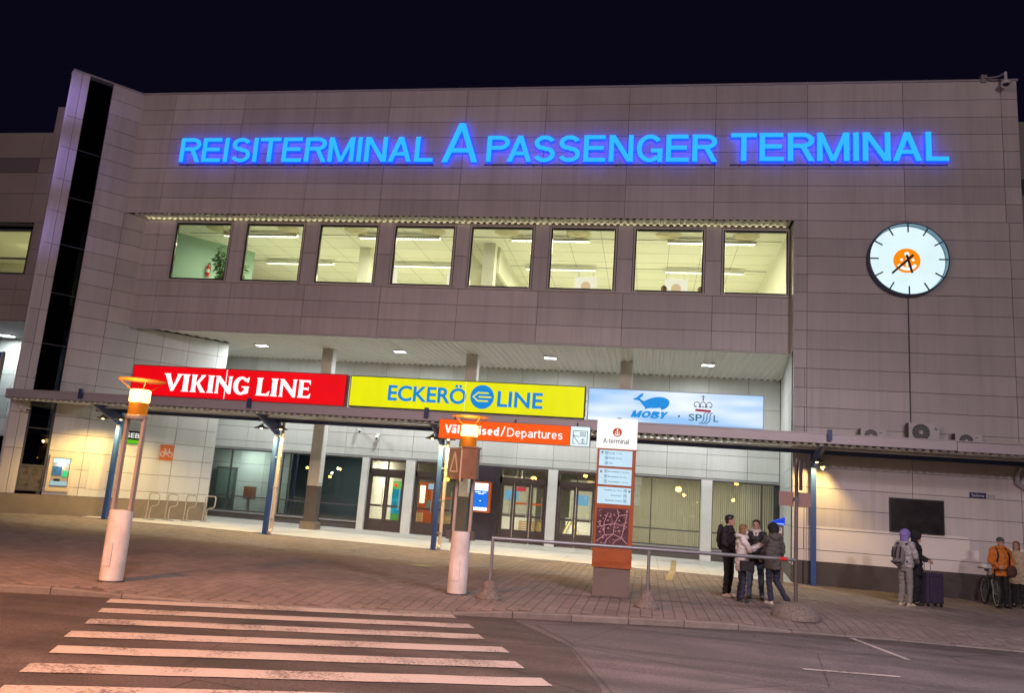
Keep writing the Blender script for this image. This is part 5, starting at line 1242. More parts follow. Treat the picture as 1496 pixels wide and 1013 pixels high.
scam((-11.05, 31.98, 3.95), (-11.05, 30, 2.5), 'dark little surveillance camera right above the leftmost doors', (-11.05, 32.27, 4.0))
rc = thing('roof_camera', 'dome camera on a curved arm at the top right corner of the facade', 'camera', (10.3, YF, 15.6))
MB().tube([(10.0, YF - 0.1, 15.98), (10.15, YF - 0.25, 15.88), (10.35, YF - 0.4, 15.84), (10.5, YF - 0.5, 15.90)], 0.025, 8).build('arm', m_grey, rc, smooth=True)
bx('mount', 9.95, 10.12, YF - 0.12, YF + 0.05, 15.82, 16.06, m_grey, rc); MB().tube([(10.5, YF - 0.5, 15.92), (10.5, YF - 0.5, 15.62)], 0.04, 12).build('stalk', m_white, rc)
MB().lathe([(0.06, 15.66), (0.13, 15.60), (0.14, 15.54), (0.13, 15.52)], 20, (10.5, YF - 0.5, 0)).build('cap', m_white, rc, smooth=True); MB().ball((10.5, YF - 0.5, 15.52), 0.085, 16, 8, (1, 1, 0.9)).build('dome', m_black, rc, smooth=True)

# ------------------------------------------------------------------ right wall: air conditioners, board, street sign
m_ac = M('off white casing', (0.58, 0.56, 0.53), 0.45, 0, 0.1, 4)
def aircon(x0, x1, z0, z1, label):
    t = thing('air_conditioner', label, 'air conditioner', ((x0 + x1) / 2, 25.0, z0), 0, 'air conditioners on the canopy roof')
    y = 24.78; h = z1 - z0
    bx('casing', x0, x1, y, y + 0.32, z0 + 0.05, z1, m_ac, t); bx('side_cover', x0 - 0.006, x0 - 0.001, y + 0.02, y + 0.30, z0 + 0.07, z1 - 0.02, m_dgrey, t)
    cx_, cz_ = x0 + 0.40 * (x1 - x0), z0 + 0.05 + (h - 0.05) / 2; r = (h - 0.05) * 0.44
    f = ((cx_, y, cz_), (1, 0, 0), (0, -1, 0))
    MB().prism(disc(r, 30), f, 0.001, 0.008).build('fan_opening', m_black, t)
    g_ = MB(); dd = 0.012
    for k in range(6): ribbon_mesh(g_, [(r * (0.25 + 0.14 * k) * cos(a), r * (0.25 + 0.14 * k) * sin(a)) for a in [2 * pi * j / 24 for j in range(25)]], 0.008, f, 0.009, dd)
    for k in range(12): ribbon_mesh(g_, [(0.15 * r * cos(k * pi / 6), 0.15 * r * sin(k * pi / 6)), (r * cos(k * pi / 6), r * sin(k * pi / 6))], 0.008, f, 0.009, 0.0135)
    g_.build('grille', m_grey, t); MB().prism(disc(r * 0.22, 16), f, 0.009, 0.02).build('hub', m_ac, t)
    for x in (x0 + 0.1, x1 - 0.14): bx('foot', x, x + 0.05, y, y + 0.30, 4.056, z0 + 0.05, m_dgrey, t)
    if h > 0.55:
        lb_ = MB(); X = x1 - 0.10; Z = z1 - 0.15; F_ = ((0, y, 0), (1, 0, 0), (0, -1, 0))
        for a, b in ((0, 0.022), (-0.028, -0.022), (0.028, -0.022)): lb_.prism([(X + a, Z + b + 0.025), (X + a + 0.022, Z + b), (X + a, Z + b - 0.025), (X + a - 0.022, Z + b)], F_, 0.001, 0.004)
        lb_.build('badge', m_dgrey, t)
    else:
        bx('badge', x1 - 0.2, x1 - 0.12, y - 0.004, y - 0.001, z1 - 0.12, z1 - 0.10, m_dgrey, t)
aircon(6.15, 6.86, 4.12, 4.60, 'small air conditioner left on the canopy roof, nearest the entrance'); aircon(7.47, 8.30, 4.24, 4.84, 'largest air conditioner in the middle on the canopy roof'); aircon(8.72, 9.44, 4.12, 4.60, 'small air conditioner farthest right on the canopy roof')
MB().box(6.9, 7.45, 24.95, 25.05, 4.20, 4.27).build('cable_duct', m_brown); tag(bpy.data.objects['cable_duct'], 'brown cable duct between the left and middle air conditioners', 'duct')
nb = thing('notice_board', 'large black blank board on the right wall above the travellers', 'board', (7.77, YF, 1.68))
bx('frame', 7.03, 8.51, YF - 0.10, YF - 0.035, 1.68, 2.66, m_black, nb); bx('screen', 7.07, 8.47, YF - 0.106, YF - 0.101, 1.72, 2.62, M('dark glossy board', (0.022, 0.018, 0.02), 0.22, 0, 0.5, 3), nb)
ss = thing('street_sign', 'small dark blue street name plate with house number on the right wall', 'sign', (9.45, YF, 2.8))
bx('plate', 9.22, 9.66, YF - 0.05, YF - 0.035, 2.80, 2.96, M('navy enamel', (0.012, 0.02, 0.10), 0.35), ss)
SFm = ((0, YF - 0.05, 0), (1, 0, 0), (0, -1, 0)); word(ss, 'Sadama', SFm, 9.27, 9.61, 2.845, 0.075, [m_white, m_white], 'sans', 0.004, 0.001, 0.003, joined=True, name='lettering')
word(ss, '25/2', ((0, YF - 0.035, 0), (1, 0, 0), (0, -1, 0)), 9.70, 9.90, 2.84, 0.085, [m_dgrey, m_dgrey], 'sans', 0.004, 0.001, 0.004, joined=True, name='lettering')
# parking ticket machine
pk = thing('parking_machine', 'slim brown parking ticket machine with a blue lit sloping top by the recess corner', 'ticket machine', (3.87, 25.0, gz(3.87)))
bx('body', 3.72, 4.02, 24.85, 25.12, -0.02, 1.62, M('machine brown', (0.17, 0.13, 0.11), 0.45), pk)
MB().add([(3.69, 24.82, 1.63), (4.05, 24.82, 1.63), (4.05, 25.15, 1.63), (3.69, 25.15, 1.63), (3.69, 24.82, 1.72), (4.05, 24.82, 1.86), (4.05, 25.15, 1.86), (3.69, 25.15, 1.72)], [(0, 3, 2, 1), (4, 5, 6, 7), (0, 1, 5, 4), (1, 2, 6, 5), (2, 3, 7, 6), (3, 0, 4, 7)]).build('top', emit('blue lit top', (0.004, 0.06, 0.75), 0.8), pk)
bx('top_lettering', 3.71, 4.03, 24.812, 24.818, 1.65, 1.685, emit('pale blue strip', (0.35, 0.55, 1.0), 0.9), pk); bx('parking_plate', 3.83, 3.97, 24.842, 24.848, 1.40, 1.56, m_white, pk); word(pk, 'P', ((0, 24.842, 0), (1, 0, 0), (0, -1, 0)), 3.87, 3.935, 1.43, 0.10, [m_black, m_black], 'sans', 0.02, 0.001, 0.004)
bx('screen', 3.79, 3.95, 24.842, 24.848, 1.15, 1.27, m_black, pk)
# information screen by the doors
sc_ = thing('info_screen', 'bright blue and white information screen in an orange frame between the doors', 'screen', (-6.46, 32.0, 1.2))
bx('frame', -6.84, -6.09, 31.92, 32.17, 1.18, 2.39, m_orange, sc_)
bx('display', -6.78, -6.20, 31.908, 31.918, 1.25, 2.33, emit('blue screen', (0.01, 0.16, 0.72), 1.1), sc_)
bx('display_header', -6.78, -6.20, 31.902, 31.907, 2.04, 2.33, emit('white screen', (0.80, 0.92, 1.0), 1.5), sc_); bx('display_footer', -6.78, -6.20, 31.902, 31.907, 1.25, 1.38, bpy.data.materials['white screen'], sc_)
ln = MB()
for x0, x1, z in ((-6.7, -6.28, 2.1), (-6.72, -6.5, 1.96), (-6.42, -6.26, 1.96), (-6.6, -6.36, 1.9), (-6.52, -6.46, 1.62)): ln.box(x0, x1, 31.896, 31.9005, z, z + 0.03)
ln.build('screen_text', bpy.data.materials['white screen'], sc_)

# ------------------------------------------------------------------ things inside the hall
m_hl = emit('hall lamp', (1.0, 0.93, 0.75), 7.0)
for i, (x, y) in enumerate(((-10.4, 34.5), (-8.3, 35.0), (-6.0, 34.3), (-4.6, 35.4), (-2.6, 34.6), (1.5, 36.0))):
    t = thing('hall_lamp', '%s ceiling lamp behind the entrance doors' % ('first', 'second', 'third', 'fourth', 'fifth', 'sixth')[i], 'lamp', (x, y, 3.33), 0, 'ceiling lamps in the hall')
    bx('housing', x - 0.32, x + 0.32, y - 0.18, y + 0.18, 3.35, 3.40, m_white, t); bx('diffuser', x - 0.3, x + 0.3, y - 0.16, y + 0.16, 3.335, 3.349, m_hl, t)
    lamp('hall_light', 'AREA', (x, y, 3.30), 190 if i < 5 else 160, (1.0, 0.88, 0.66), 0.5, (x, y, 0))
ps_ = thing('poster_stand', 'turquoise lit poster stand with green frame inside the leftmost doors', 'poster', (-11.0, 35.8, 0))
bx('frame', -11.45, -10.75, 35.8, 35.86, 0.35, 2.2, M('green frame', (0.05, 0.25, 0.06), 0.5), ps_); bx('print', -11.4, -10.8, 35.79, 35.798, 0.75, 1.85, emit('turquoise print', (0.01, 0.40, 0.62), 0.8, 0.5, 4), ps_)
MB().prism(disc(0.09, 18, (-11.25, 2.03)), ((0, 35.8, 0), (1, 0, 0), (0, -1, 0)), 0.001, 0.01).build('red_dot', m_red, ps_)
bx('foot', -11.5, -10.7, 35.7, 35.96, 0.02, 0.08, m_grey, ps_); bx('post', -11.12, -11.06, 35.81, 35.85, 0.08, 0.35, m_grey, ps_)
ok = thing('orange_kiosk', 'orange vending kiosk inside the second pair of doors', 'kiosk', (-9.6, 36, 0))
bx('body', -10.2, -9.45, 36.0, 36.6, 0.02, 2.25, emit('self-glowing orange casing', (0.65, 0.10, 0.01), 0.5), ok); bx('top_screen', -9.78, -9.48, 35.985, 35.998, 1.95, 2.2, emit('kiosk screen', (0.4, 0.6, 0.9), 0.9), ok); bx('recess', -9.82, -9.55, 35.985, 35.998, 1.1, 1.45, m_dgrey, ok); bx('white_panel', -10.15, -9.9, 35.985, 35.998, 1.3, 2.1, m_white, ok)  # casing emits a little so the kiosk looks brighter through the doors
for i, x in enumerate((-10.0, -8.4, -5.0, -4.2)):
    t = thing('pallet_bench', 'slatted light wood bench inside the hall, %s from the left' % ('first', 'second', 'third', 'fourth')[i], 'bench', (x, 35, 0), 0, 'slatted benches in the hall')
    for k in range(6): bx('slat', x - 0.35, x + 0.35, 34.96, 35.0, 0.32 + k * 0.10, 0.39 + k * 0.10, M('light wood', (0.50, 0.36, 0.17), 0.6) if 'light wood' not in bpy.data.materials else bpy.data.materials['light wood'], t)
    for s_ in (-0.3, 0.28): bx('leg', x + s_, x + s_ + 0.05, 35.002, 35.05, 0.02, 0.92, bpy.data.materials['light wood'], t)
    bx('seat', x - 0.36, x + 0.36, 34.52, 34.95, 0.44, 0.48, bpy.data.materials['light wood'], t)
for x0, x1, nm in ((-8.45, -7.63, 'second pair of doors'), (-5.2, -4.52, 'middle leaf of the third doors'), (-4.52, -3.92, 'right leaf of the third doors')):
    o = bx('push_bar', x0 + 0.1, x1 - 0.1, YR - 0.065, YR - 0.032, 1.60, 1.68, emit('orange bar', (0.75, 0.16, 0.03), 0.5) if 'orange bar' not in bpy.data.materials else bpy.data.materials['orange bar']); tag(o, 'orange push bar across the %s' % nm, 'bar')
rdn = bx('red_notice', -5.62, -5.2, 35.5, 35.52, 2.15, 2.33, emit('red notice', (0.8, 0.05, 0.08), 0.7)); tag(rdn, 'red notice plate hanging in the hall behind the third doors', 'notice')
for d in (): pass
MB().tube([(-5.41, 35.51, 2.33), (-5.41, 35.51, 3.4)], 0.008, 6).build('cord', m_grey, rdn)
ad = thing('light_letter', 'warm bulb decoration shaped like a letter A inside the right-hand doors', 'decoration', (-3.05, 34.2, 0))
fA = ((-3.0, 34.2, 0.42), (1, 0, 0), (0, -1, 0)); q = MB(); ribbon_mesh(q, [(-0.32, 0), (-0.06, 0.62), (0.06, 0.62), (0.32, 0)], 0.16, fA, 0, 0.06); q.build('case', m_white, ad)
bl = MB()
for k in range(9):
    for s2 in (-1, 1): bl.ball((-3.0 + s2 * (0.32 - 0.26 * k / 8), 34.13, 0.45 + 0.56 * k / 8), 0.035, 8, 6)
bl.build('bulb', emit('warm bulbs', (1.0, 0.75, 0.25), 2.2), ad)
bx('stand', -3.4, -2.6, 34.1, 34.4, 0.02, 0.40, m_dgrey, ad)
for x0, x1, y_, nm in ((-7.2, -5.4, 39.0, 'behind the third doors'), (-3.6, -1.6, 38.0, 'behind the right-hand doors')):
    t = thing('service_counter', 'white service counter far %s' % nm, 'counter', ((x0 + x1) / 2, y_, 0), 0, 'counters in the hall')
    bx('counter_body', x0, x1, y_, y_ + 0.6, 0.02, 1.05, m_white, t); bx('counter_top', x0 - 0.05, x1 + 0.05, y_ - 0.05, y_ + 0.65, 1.052, 1.10, m_grey, t); bx('back_panel', x0, x1, y_ + 1.6, y_ + 1.7, 0.02, 2.9, m_room, t)
    bx('lit_screen', x0 + 0.2, x0 + 0.9, y_ + 1.58, y_ + 1.598, 1.7, 2.2, emit('counter screen', (0.25, 0.55, 0.8), 1.0), t)

for x, y, p in ((-17.6, 33.4, 75), (-13.6, 34.3, 40), (0.3, 35.0, 120), (3.4, 35.0, 120)):
    lamp('hall_light', 'AREA', (x, y, 3.25), p, (0.85, 1.0, 0.90) if x < -10 else (1.0, 0.90, 0.66), 0.5, (x, y, 0))
tb = thing('ticket_box', 'small orange box on a white post behind the left windows', 'box', (-17.3, 33.6, 0))
bx('post', -17.35, -17.22, 33.62, 33.72, 0.02, 0.95, m_white, tb); bx('body', -17.5, -17.05, 33.5, 33.8, 0.95, 1.5, m_orange, tb)
db = thing('screen_cabinet', 'dark framed display cabinet behind the leftmost window', 'cabinet', (-18.6, 34.2, 0))
bx('frame', -19.3, -18.35, 34.2, 34.36, 0.3, 2.3, m_dgrey, db); bx('display', -19.22, -18.43, 34.19, 34.198, 0.9, 2.2, M('dull green display', (0.16, 0.24, 0.21), 0.3), db); bx('base', -19.2, -18.45, 34.1, 34.36, 0.02, 0.298, m_grey, db)
# ------------------------------------------------------------------ wings on either side
m_wing = M('dull wing panel', (0.34, 0.31, 0.27), 0.6, 0, 0.1, 1.2, rnd=0.06)
lw = thing('left_wing', 'lower beige terminal wing with lit window left of the angled tower', 'building', (-28, 26, 0))
l1 = subempty('wing_wall', lw)
bx('backing', -40, -21.9, YF + 0.06, YF + 0.4, 10.75, 14.4, m_joint, l1); bx('backing', -40, -21.9, YF + 0.06, YF + 0.4, 6.95, 8.72, m_joint, l1); bx('backing', -23.08, -21.9, YF + 0.06, YF + 0.4, 8.72, 10.75, m_joint, l1)
panels(l1, FX(YF + 0.05), [-40, -35, -31, -28.5, -25.9, -23.35, -22.7, -21.9], [6.95, 7.54, 8.13, 8.72], m_wing); panels(l1, FX(YF + 0.05), [-40, -35, -31, -28.5, -25.9, -23.35, -22.7, -21.9], [10.75, 11.9, 12.75, 13.35, 14.4], m_wing, skip=lambda u, z: 12.75 < z < 13.35 and u < -23.35); panels(l1, FX(YF + 0.05), [-23.08, -21.9], [8.72, 9.7, 10.75], m_wing)
bx('louvre_band', -40, -23.36, YF + 0.02, YF + 0.055, 12.76, 13.34, M('dark louvre band', (0.17, 0.15, 0.16), 0.6), lw)
bx('roof_block', -23.05, -21.9, YF + 0.1, 30, 14.4, 15.5, m_wing, lw); bx('roof', -40, -21.9, YF + 0.4, 38, 14.2, 14.38, m_dgrey, lw)
wn_ = subempty('window', lw); q = MB()
for x0, x1, z0, z1 in ((-40, -23.1, 8.72, 8.80), (-40, -23.1, 9.32, 9.38), (-40, -23.1, 10.42, 10.50), (-23.2, -23.1, 8.80, 10.42), (-25.6, -25.52, 8.80, 10.42), (-40, -23.1, 10.62, 10.72)): q.box(x0, x1, YF + 0.08, YF + 0.16, z0, z1)

for i in range(0, len(q.v), 8):
    MB().add(q.v[i:i + 8], [(0, 3, 2, 1), (4, 5, 6, 7), (0, 1, 5, 4), (1, 2, 6, 5), (2, 3, 7, 6), (3, 0, 4, 7)]).build('frame_bar', m_dgrey, wn_)
bx('pane', -40, -23.2, YF + 0.12, YF + 0.126, 8.80, 10.42, m_glass, wn_); bx('upper_pane', -40, -23.1, YF + 0.13, YF + 0.136, 10.50, 10.62, m_glass_dk, wn_)
bx('room_ceiling', -40, -22, YF + 0.45, 36, 10.75, 10.85, m_ceil, lw); bx('room_back', -40, -22, 31, 31.1, 8, 10.75, m_room, lw); bx('room_side', -22.3, -22.2, YF + 0.45, 31, 8, 10.75, m_room, lw); bx('room_floor', -40, -22, YF + 0.45, 31, 7.9, 8.0, m_room, lw)
lamp('room_lamp', 'AREA', (-25.5, 28, 10.6), 110, (1.0, 0.93, 0.55), 1.0, (-25.5, 28, 0))
bx('wing_soffit', -40, -22.2, YF + 0.1, 29.2, 6.93, 6.97, m_soffit, lw); l2 = subempty('recess_wall', lw)
bx('backing', -40, -22.0, 29.2, 29.3, 0, 6.95, m_joint, l2); panels(l2, FX(29.19), [-40, -34, -30, -28, -26.2, -24.4, -22.6], [0.5, 2.9, 3.6, 4.5, 5.4, 6.2, 6.92], m_panel_white)
bx('dark_window', -40, -24.0, 29.10, 29.15, 0.9, 2.85, m_glass_dk, l2)
t = thing('soffit_light', 'cool white recessed light under the left wing beside the tower', 'lamp', (-26.1, 28.2, 6.9), 0, 'recessed lights in the entrance ceiling'); bx('frame', -26.4, -25.85, 28.1, 28.6, 6.90, 6.925, m_white, t); bx('tube', -26.35, -25.9, 28.15, 28.55, 6.885, 6.899, m_sl, t)
lamp('soffit_lamp', 'AREA', (-26.1, 28.3, 6.86), 90, (0.86, 0.95, 0.95), 0.4, (-26.1, 28.3, 0))
bsn = thing('blue_sign', 'dark blue board with a pale frame at the left edge under the wing', 'sign', (-25.3, 26.6, 4.2)); bx('board', -27.2, -24.85, 26.9, 27.0, 4.0, 6.0, emit('dim blue board', (0.01, 0.04, 0.18), 0.5), bsn); bx('edge', -24.848, -24.78, 26.88, 27.02, 3.95, 6.02, m_frame, bsn); bx('post', -25.0, -24.92, 26.92, 26.98, 0.1, 4.0, m_grey, bsn)
rwg = thing('right_wing', 'lower set-back grey wing at the right edge of the terminal', 'building', (14, 27, 0)); r1_ = subempty('wing_wall', rwg)
bx('backing', 11.03, 24, 26.53, 26.9, 0, 15.05, m_joint, r1_); panels(r1_, FX(26.52), [11.05, 12.6, 15.5, 18.4, 21.2, 24], [0.5, 3, 5, 7, 9, 10.5, 12.5, 13.1, 15.1], m_wing); bx('dark_vent', 11.4, 12.4, 26.47, 26.488, 12.55, 13.08, m_dgrey, rwg)
bx('roof', 11.03, 24, 26.9, 38, 14.9, 15.05, m_dgrey, rwg)

# ------------------------------------------------------------------ street lamps across the square, seen only as reflections in the glass
m_far = emit('far street lamp', (1.0, 0.42, 0.06), 80.0); m_far2 = emit('far white lamp', (1.0, 0.85, 0.6), 60.0)
LAMPS = ((-37.5, -31, 3.4, 0), (-40.5, -38, 3.6, 1), (-35.2, -33, 2.6, 1), (-39.5, -33, 2.4, 0), (-42.5, -41, 3.0, 1), (-44, -36, 3.4, 0), (4.5, -33, 3.2, 0), (9.5, -27, 2.9, 0), (6.5, -41, 2.5, 1), (12.5, -36, 3.0, 1), (-16, -36, 2.8, 0), (-24, -33, 3.2, 1))
ORD = ('eleventh', 'twelfth', 'thirteenth', 'fourteenth', 'fifteenth', 'sixteenth', 'seventeenth', 'eighteenth', 'nineteenth', 'twentieth', 'twenty-first', 'twenty-second')
for i, (x, y, z, w_) in enumerate(((-34, -34, 4.2, 0), (-22, -46, 5.0, 1), (-13, -30, 3.8, 0), (-4, -44, 4.6, 1), (3.5, -24, 3.6, 0), (11, -38, 5.2, 0), (19, -30, 4.0, 1), (-28, -60, 6.0, 1), (8, -62, 6.5, 1), (-9, -58, 5.5, 0)) + LAMPS):
    t = thing('street_lamp', '%s globe street lamp across the square, mirrored in the ground-floor glass' % ('first', 'second', 'third', 'fourth', 'fifth', 'sixth', 'seventh', 'eighth', 'ninth', 'tenth', *ORD)[i], 'lamp', (x, y, gz(x) - 0.1), 0, 'street lamps across the square')
    MB().tube([(x, y, gz(x) - 0.1), (x, y, z)], [0.07, 0.05], 10).build('pole', m_dgrey, t); MB().ball((x, y, z + 0.3), 0.30 if i < 10 else 0.17, 16, 10).build('globe', m_far2 if w_ else m_far, t, smooth=True)

# ------------------------------------------------------------------ people
def remesh(b, voxel, mat, name, parent, smooth=4, fold=0.0, fscale=9.0, seed=0.0):
    me = bpy.data.meshes.new('form'); me.from_pydata(b.v, [], b.f)
    bm = bmesh.new(); bm.from_mesh(me); bmesh.ops.recalc_face_normals(bm, faces=bm.faces[:]); bm.to_mesh(me); bm.free()
    o = bpy.data.objects.new('form', me); COL.objects.link(o)
    r = o.modifiers.new('r', 'REMESH'); r.mode = 'VOXEL'; r.voxel_size = voxel
    s = o.modifiers.new('s', 'SMOOTH'); s.factor = 0.5; s.iterations = smooth
    dg = bpy.context.evaluated_depsgraph_get(); dg.update()
    nm = bpy.data.meshes.new_from_object(o.evaluated_get(dg)); nm.name = name
    bpy.data.objects.remove(o); bpy.data.meshes.remove(me)
    if fold:
        nm.update(); N = [v.normal.copy() for v in nm.vertices]
        for v, n_ in zip(nm.vertices, N):
            p = Vector((v.co.x * fscale, v.co.y * fscale, v.co.z * fscale * 1.7 + seed))
            v.co += n_ * (noise.noise(p) * fold + noise.noise(p * 2.3) * fold * 0.5)
    nm.materials.clear(); nm.materials.append(mat); nm.shade_smooth()
    return link(name, nm, parent, world=False)

def loft(b, rings, n=20):
    """rings: (cx, cy, z, rx, ry)"""
    V = []; F = []
    for cx_, cy_, z, rx, ry in rings:
        for k in range(n): V.append((cx_ + rx * cos(2 * pi * k / n), cy_ + ry * sin(2 * pi * k / n), z))
    for i in range(len(rings) - 1):
        for k in range(n): F.append((i * n + k, i * n + (k + 1) % n, (i + 1) * n + (k + 1) % n, (i + 1) * n + k))
    F.append(tuple(range(n - 1, -1, -1))); F.append(tuple((len(rings) - 1) * n + k for k in range(n)))
    return b.add(V, F)
def limb(b, pts, rs, n=12):
    """tapered limb with rounded joints"""
    for i in range(len(pts) - 1):
        b.tube([pts[i], pts[i + 1]], [rs[i], rs[i + 1]], n)
    for p, r in zip(pts, rs): b.ball(p, r * 1.02, n, 8)
m_skin = M('skin', (0.50, 0.31, 0.23), 0.55, 0, 0.06, 20)
m_eye = M('dark eye', (0.03, 0.02, 0.02), 0.3)
CLOTH = {}
def cloth(name, col, rough=0.85):
    if name not in CLOTH: CLOTH[name] = M(name, col, rough, 0, 0.14, 12, 0.25, 160)
    return CLOTH[name]

def person(label, x, y, face, h, jacket, trousers, shoes, hair, arms, legs=None, hem=0.80, hood=None, head_turn=0.0, lean=0.0, slim=1.0, cap=None, extra=None, hairlen=0, jw=1.0, group='people waiting outside the terminal'):
    k = h / 1.75; z0 = pz(x, y)
    t = thing('person', label, 'person', (x, y, z0), radians(face), group)
    S = lambda p: (p[0] * k * 1.0, p[1] * k, p[2] * k)
    L = legs or {-1: ((-0.10, -0.02, 0.50), (-0.10, 0.02, 0.085)), 1: ((0.10, -0.02, 0.50), (0.11, 0.03, 0.085))}
    ly = lambda z: -lean * max(0, z - 0.95)
    SH = {s: (s * 0.175 * slim, 0.01 + ly(1.42), 1.425) for s in (-1, 1)}
    # body: head, neck, trunk, arms, hands and legs as one skin
    b = MB()
    hc = Vector((0, -0.025 + ly(1.63), 1.635)); hm = Matrix.Translation(Vector(S(hc))) @ Matrix.Rotation(radians(head_turn), 4, 'Z') @ Matrix.Scale(k, 4)
    b.ball((0, 0, 0.03), 0.1, 18, 12, (0.76, 0.95, 0.95), hm); b.ball((0, -0.025, -0.045), 0.075, 16, 10, (0.78, 0.82, 0.95), hm)
    b.ball((0, -0.098, -0.012), 0.017, 8, 6, (0.8, 1.1, 1.6), hm); b.ball((0, -0.092, -0.065), 0.022, 8, 6, (1.2, 0.6, 0.5), hm); b.ball((0, -0.075, -0.10), 0.026, 8, 6, (1, 0.9, 0.8), hm)
    for s in (-1, 1): b.ball((s * 0.077, 0.01, -0.005), 0.026, 8, 6, (0.35, 0.8, 1.2), hm); b.ball((s * 0.034, -0.078, 0.028), 0.018, 8, 6, (1.2, 0.7, 0.5), hm)
    limb(b, [S((0, 0.015 + ly(1.45), 1.42)), S((0, 0.0 + ly(1.55), 1.57))], [0.058 * k, 0.052 * k])
    loft(b, [(0, ly(z) * k, z * k, rx * k * slim, ry * k) for z, rx, ry in ((0.88, 0.12, 0.09), (0.95, 0.155, 0.105), (1.08, 0.14, 0.09), (1.25, 0.15, 0.10), (1.38, 0.165, 0.10), (1.45, 0.13, 0.075), (1.48, 0.06, 0.055))])
    for s in (-1, 1):
        el, wr = arms[s][:2]; kn, an = L[s]
        limb(b, [S(SH[s]), S(el), S(wr)], [0.048 * k, 0.038 * k, 0.027 * k])
        d = (Vector(wr) - Vector(el)).normalized(); curl = arms[s][2] if len(arms[s]) > 2 else Vector((-s * 0.35, -0.5, -0.2))
        curl = (Vector(curl) - d * Vector(curl).dot(d)).normalized(); sd = d.cross(curl).normalized()
        pc = Vector(wr) + d * 0.05; A = pc + d * 0.045
        for q in (-0.5, 0.5): limb(b, [S(Vector(wr) + sd * q * 0.03), S(A + sd * q * 0.045)], [0.020 * k, 0.021 * k], 8)
        for j, (q, l) in enumerate(((-1.5, 0.066), (-0.5, 0.078), (0.5, 0.073), (1.5, 0.058))):
            r0_ = A + sd * q * 0.021; r1_ = r0_ + (d * 0.85 + curl * 0.45).normalized() * l * 0.55; r2_ = r1_ + (d * 0.35 + curl * 0.95).normalized() * l * 0.5
            limb(b, [S(r0_), S(r1_), S(r2_)], [0.0098 * k, 0.0092 * k, 0.0085 * k], 7)
        th = Vector(wr) + d * 0.03 + sd * -0.03; limb(b, [S(th), S(th + (d * 0.6 - sd * 0.6 + curl * 0.5).normalized() * 0.04), S(th + (d * 0.75 - sd * 0.35 + curl * 0.9).normalized() * 0.072)], [0.013 * k, 0.011 * k, 0.0095 * k], 7)
        limb(b, [S((s * 0.085, 0.0, 0.90)), S(kn), S(an)], [0.075 * k, 0.052 * k, 0.038 * k])
        toe = (an[0] + s * 0.01, an[1] - 0.08, an[2] - 0.055); limb(b, [S(an), S(toe)], [0.036 * k, 0.02 * k])
    remesh(b, 0.0085, m_skin, 'body', t, 2)
    ey = MB()
    for s in (-1, 1): ey.ball((s * 0.032, -0.089, 0.012), 0.0095, 8, 6, (1.25, 0.6, 0.75), hm); ey.box(s * 0.032 - 0.02, s * 0.032 + 0.02, -0.096, -0.082, 0.031, 0.037, hm)
    ey.build('eyes', m_eye, t, world=False)
    # jacket
    j = MB(); jr = jw
    loft(j, [(0, ly(z) * k, z * k, rx * k * slim * jr, ry * k * jr) for z, rx, ry in ((hem, 0.195, 0.145), (0.95, 0.195, 0.145), (1.08, 0.185, 0.135), (1.25, 0.20, 0.142), (1.37, 0.205, 0.138), (1.44, 0.165, 0.11), (1.50, 0.085, 0.085), (1.54, 0.078, 0.082))], 24)
    for s in (-1, 1):
        el, wr = arms[s][:2]; e2 = Vector(el); w2 = e2 + (Vector(wr) - e2) * 1.0
        limb(j, [S(SH[s]), S(el), S(w2)], [0.078 * k * jr, 0.064 * k * jr, 0.048 * k * jr], 14)
    jo = remesh(j, 0.015, jacket, 'jacket', t, 4, 0.026, 8.5, x * 3)
    # trousers
    p = MB(); loft(p, [(0, 0, z * k, rx * k * slim, ry * k) for z, rx, ry in ((0.80, 0.14, 0.10), (0.88, 0.17, 0.118), (0.98, 0.165, 0.115), (1.03, 0.15, 0.105))], 20)
    for s in (-1, 1):
        kn, an = L[s]; limb(p, [S((s * 0.088, 0.0, 0.88)), S(kn), S((an[0], an[1], an[2] + 0.01))], [0.092 * k * slim, 0.070 * k, 0.058 * k], 14)
    remesh(p, 0.014, trousers, 'trousers', t, 3, 0.018, 10.0, x * 5)
    # shoes
    for s in (-1, 1):
        an = L[s][1]; q = MB(); base = an[2] - 0.085
        pit = 0.0 if base < 0.02 else min(0.9, base * 5)
        fm = Matrix.Translation(Vector(S((an[0], an[1], base)))) @ Matrix.Rotation(pit, 4, 'X') @ Matrix.Rotation(radians(s * 8), 4, 'Z') @ Matrix.Scale(k, 4)
        q.ball((0, 0.0, 0.055), 0.05, 14, 10, (0.85, 1.05, 1.1), fm); q.ball((0, -0.10, 0.035), 0.05, 14, 10, (0.92, 1.7, 0.75), fm); q.box(-0.043, 0.043, -0.18, 0.06, 0.0, 0.028, fm)
        remesh(q, 0.009, shoes, 'shoe', t, 3)
    # hair or hood
    if hood:
        q = MB(); q.ball((0, 0.02, 0.03), 0.128, 20, 14, (0.92, 1.0, 1.08), hm); q.ball((0, 0.055, -0.08), 0.10, 16, 10, (1.1, 0.8, 1.0), hm); q.ball((0, -0.035, 0.075), 0.10, 16, 10, (0.85, 0.85, 0.7), hm)
        ho = remesh(q, 0.012, hood, 'hood', t, 3, 0.008, 12, 2.0)
    elif cap:
        q = MB(); q.ball((0, 0.005, 0.055), 0.108, 18, 12, (0.82, 0.98, 0.80), hm); remesh(q, 0.01, cap, 'woolly_hat', t, 3, 0.004, 20)
    else:
        q = MB(); q.ball((0, 0.018, 0.052), 0.104, 18, 12, (0.84, 0.96, 0.86), hm); q.ball((0, 0.06, 0.0), 0.075, 14, 10, (0.95, 0.6, 1.05), hm); q.ball((0.02, -0.045, 0.105), 0.05, 12, 8, (1.3, 0.9, 0.6), hm)
